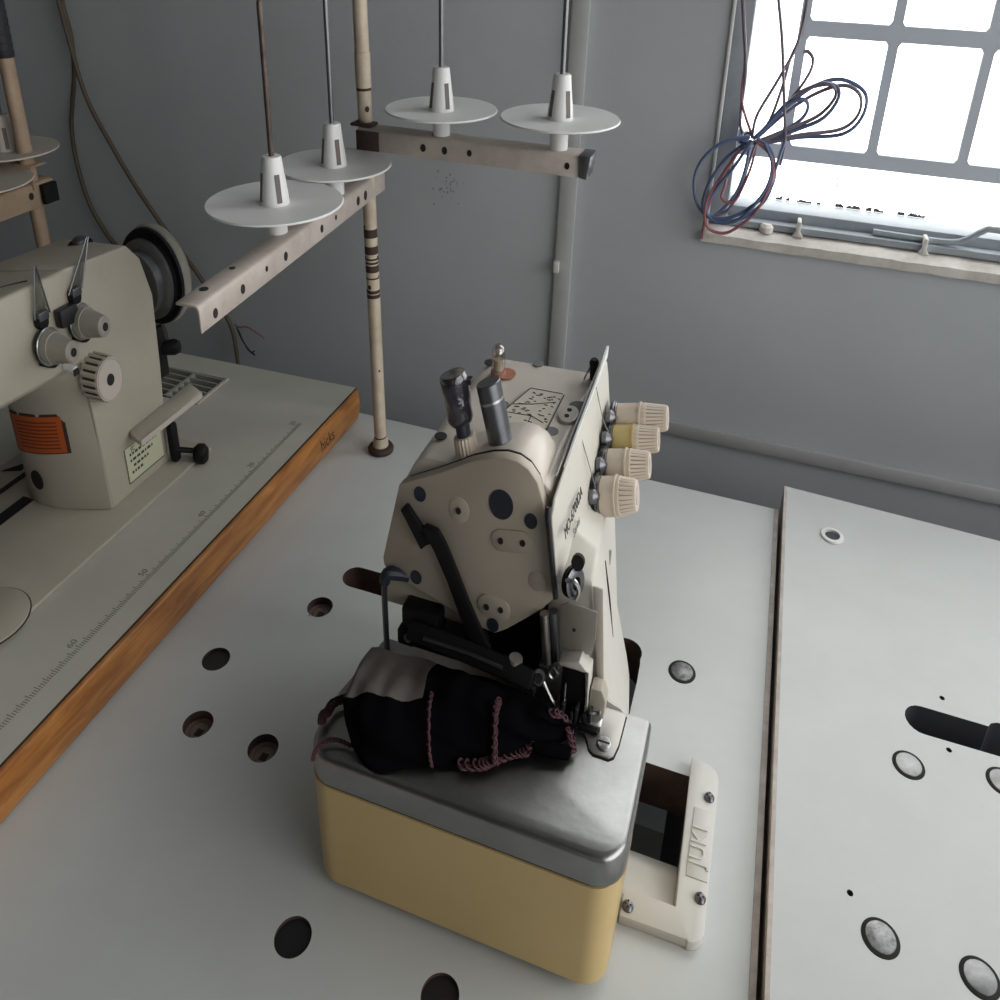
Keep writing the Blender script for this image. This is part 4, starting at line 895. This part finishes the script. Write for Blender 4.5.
wc = thing('wire_bundle', 'tangled bundle of blue and red wires tied to the window grille corner', 'wires', (-.03, WB - .01, 1.06))
LOOPS = [('wireg', 'grey_wire', -0.012, [(-0.019, 1.0696), (0.0191, 1.1007), (0.0538, 1.1206), (0.0837, 1.1292), (0.1046, 1.1212), (0.1069, 1.1022), (0.0879, 1.0861), (0.0376, 1.0772), (-0.0074, 1.0665)]),
    ('wireg', 'grey_wire', -0.018, [(-0.0189, 1.0707), (0.0115, 1.1059), (0.0457, 1.1275), (0.0671, 1.1289), (0.0736, 1.118), (0.0587, 1.0996), (0.0291, 1.0855), (-0.0118, 1.0692)]),
    ('wireg', 'grey_wire', -0.008, [(-0.0194, 1.071), (0.0171, 1.1097), (0.035, 1.1351), (0.0382, 1.1495), (0.0301, 1.1565), (0.024, 1.1552)]),
    ('wireb', 'blue_wire', -0.014, [(-0.0189, 1.07), (0.006, 1.1), (0.0297, 1.1125), (0.0413, 1.1074), (0.0377, 1.0945), (0.0168, 1.0809), (-0.0145, 1.0683)]),
    ('wireg', 'grey_wire', -0.01, [(-0.0258, 1.0687), (-0.0236, 1.0923), (-0.0056, 1.1231), (0.0132, 1.1576), (0.0182, 1.181), (0.0184, 1.208), (0.0164, 1.2385)]),
    ('wireg', 'grey_wire', -0.006, [(-0.0204, 1.0685), (-0.0052, 1.088), (0.0048, 1.1233), (0.0088, 1.1475), (0.0165, 1.1713), (0.0175, 1.2121)]),
    ('wireg', 'grey_wire', -0.016, [(-0.0281, 1.2373), (-0.0191, 1.2068), (-0.0055, 1.1665), (0.0081, 1.1151), (0.0189, 1.0714), (0.0176, 1.0457)]),
    ('wirer', 'red_wire', -0.004, [(-0.0743, 1.2353), (-0.0592, 1.1766), (-0.0503, 1.1438), (-0.0469, 1.1047), (-0.0265, 1.0707)]),
    ('wireg', 'grey_wire', -0.004, [(-0.073, 1.2354), (-0.0588, 1.1813), (-0.0471, 1.1343), (-0.0464, 1.0947), (-0.0426, 1.0746), (-0.0314, 1.0672)]),
    ('wireb', 'blue_wire', -0.022, [(-0.0284, 1.0717), (-0.0617, 1.0649), (-0.0893, 1.0449), (-0.0983, 1.0206), (-0.0896, 0.9941), (-0.0657, 0.9822), (-0.0336, 0.9888), (0.0037, 1.0142), (0.0129, 1.0361), (0.001, 1.0608), (-0.0188, 1.0714)]),
    ('wireb', 'blue_wire', -0.026, [(-0.0251, 1.0696), (-0.0433, 1.0423), (-0.0664, 1.0137), (-0.0755, 0.991), (-0.0604, 0.9793), (-0.0259, 0.9873), (0.0026, 1.0203), (0.0068, 1.0467), (-0.0067, 1.066)]),
    ('wireb', 'blue_wire', -0.018, [(-0.0275, 1.0659), (-0.0288, 1.0368), (-0.0377, 1.0093), (-0.0556, 0.9889), (-0.0693, 0.9842), (-0.0812, 0.994), (-0.0777, 1.0162), (-0.0584, 1.0447), (-0.0303, 1.0657)]),
    ('wireg', 'grey_wire', -0.014, [(-0.0185, 1.068), (-0.0258, 1.0415), (-0.0319, 1.0143), (-0.0448, 0.9913), (-0.0611, 0.9851)]),
    ('wirer', 'red_wire', -0.012, [(-0.0308, 1.0666), (-0.0489, 1.0443), (-0.054, 1.0172), (-0.0557, 1.0029), (-0.0369, 1.0025), (-0.0221, 1.0361), (-0.0189, 1.0625)]),
    ('wirer', 'red_wire', -0.024, [(-0.0193, 1.0677), (0.002, 1.0562), (0.0102, 1.0363), (-0.001, 1.0035), (-0.0182, 0.9833), (-0.0439, 0.9672), (-0.0694, 0.9711), (-0.0771, 0.9904), (-0.0708, 1.0128), (-0.0394, 1.0578)]),
    ('wirer', 'red_wire', -0.01, [(-0.0707, 1.0042), (-0.0756, 0.9816), (-0.0771, 0.9553)]),
    ('wireb', 'blue_wire', -0.02, [(0.0188, 1.0721), (0.0119, 1.0408), (0.0078, 1.0141), (-0.0127, 0.9905), (-0.0394, 0.98), (-0.0654, 0.9795)]),
    ('wireb', 'blue_wire', -0.008, [(-0.019, 1.0689), (0.0122, 1.1015), (0.0463, 1.1253), (0.0791, 1.1331), (0.1107, 1.1229), (0.1125, 1.101), (0.0917, 1.0818), (0.0384, 1.0736), (-0.0031, 1.0651)]),
    ('wireb', 'blue_wire', -0.016, [(-0.023, 1.07), (0.0011, 1.092), (0.0284, 1.1185), (0.0645, 1.1294), (0.0782, 1.1199), (0.0643, 1.0977), (0.0324, 1.0825), (-0.0073, 1.0672)])]
for i, (key, nm, off, L) in enumerate(LOOPS):
    pts = smooth_path([(a, WB + off + .004 * math.sin(k * 1.3 + i), z) for k, (a, z) in enumerate(L)], 7)
    B(key).tube(pts, .0020 if key != 'wireb' else .0022, 6).build(nm, wc)
m = B('wireb')
for k in range(5):
    c = Vector((-.034 + .004 * math.sin(k * 2.1), WB - .010, 1.060 + .002 * k))
    m.tube([c + Vector((.009 * math.cos(t) , .012 * math.sin(t), .004 * math.cos(t + k))) for t in [2 * PI * i / 16 for i in range(16)]], .0018, 6, closed=True)
m.build('tie', wc)

# ================================================================== LIGHT, SKY, CAMERA
w = bpy.data.worlds.new('sky'); SC.world = w; w.use_nodes = True
bg = w.node_tree.nodes['Background']; bg.inputs['Color'].default_value = (1, .99, .97, 1); bg.inputs['Strength'].default_value = SKY
def portal(name, ca, cb_, cz, wd, ht, nrm, wide):
    L = bpy.data.lights.new(name, 'AREA'); L.shape = 'RECTANGLE'; L.size = wd; L.size_y = ht; L.cycles.is_portal = True
    o = bpy.data.objects.new(name, L); COL.objects.link(o); o.location = P((ca, cb_, cz))
    n = (PA * nrm[0] + PB * nrm[1]).normalized()
    x = P((*wide, 0)).normalized(); x = (x - n * x.dot(n)).normalized(); z = -n
    y = z.cross(x); o.matrix_world = Matrix.Translation(o.location) @ Matrix((x, y, z)).transposed().to_4x4()
    return o
portal('portal_back', (WA0 + WA1) / 2, WB + .14, (WZ0 + WZ1) / 2, (WA1 - WA0) * .85, WZ1 - WZ0, (0, -1), (1, 0))
portal('portal_front', (FW[0] + FW[1]) / 2, b0 - .12, (FW[2] + FW[3]) / 2, (FW[1] - FW[0]) * .85, FW[3] - FW[2], (0, 1), (1, 0))
portal('portal_right', a1 + .12, (RWB0 + RWB1) / 2, (RWZ0 + RWZ1) / 2, RWB1 - RWB0, RWZ1 - RWZ0, (-1, 0), (0, 1))
cam = bpy.data.cameras.new('camera'); co = bpy.data.objects.new('camera', cam); COL.objects.link(co); SC.camera = co
cam.sensor_width = 36; cam.lens = 1019.3 / 1000 * 36; cam.clip_start = .01
TH, RO = math.radians(30.43), math.radians(-1.76)
fw = Vector((0, math.cos(TH), -math.sin(TH))); rt0 = Vector((1, 0, 0)); dn0 = fw.cross(rt0)
rt = rt0 * math.cos(RO) + dn0 * math.sin(RO); dn = -rt0 * math.sin(RO) + dn0 * math.cos(RO)
co.matrix_world = Matrix.Translation((0, 0, 1.28)) @ Matrix((rt, -dn, -fw)).transposed().to_4x4()
vs = SC.view_settings
SC.display_settings.display_device = 'sRGB'; vs.view_transform = 'Standard'; vs.look = 'None'; vs.exposure = EXPO; vs.gamma = 1; vs.use_curve_mapping = False
try:
    SC.cycles.use_denoising = True
    SC.cycles.max_bounces = 8; SC.cycles.diffuse_bounces = 5; SC.cycles.transparent_max_bounces = 12; SC.cycles.sample_clamp_indirect = 6
except Exception: pass
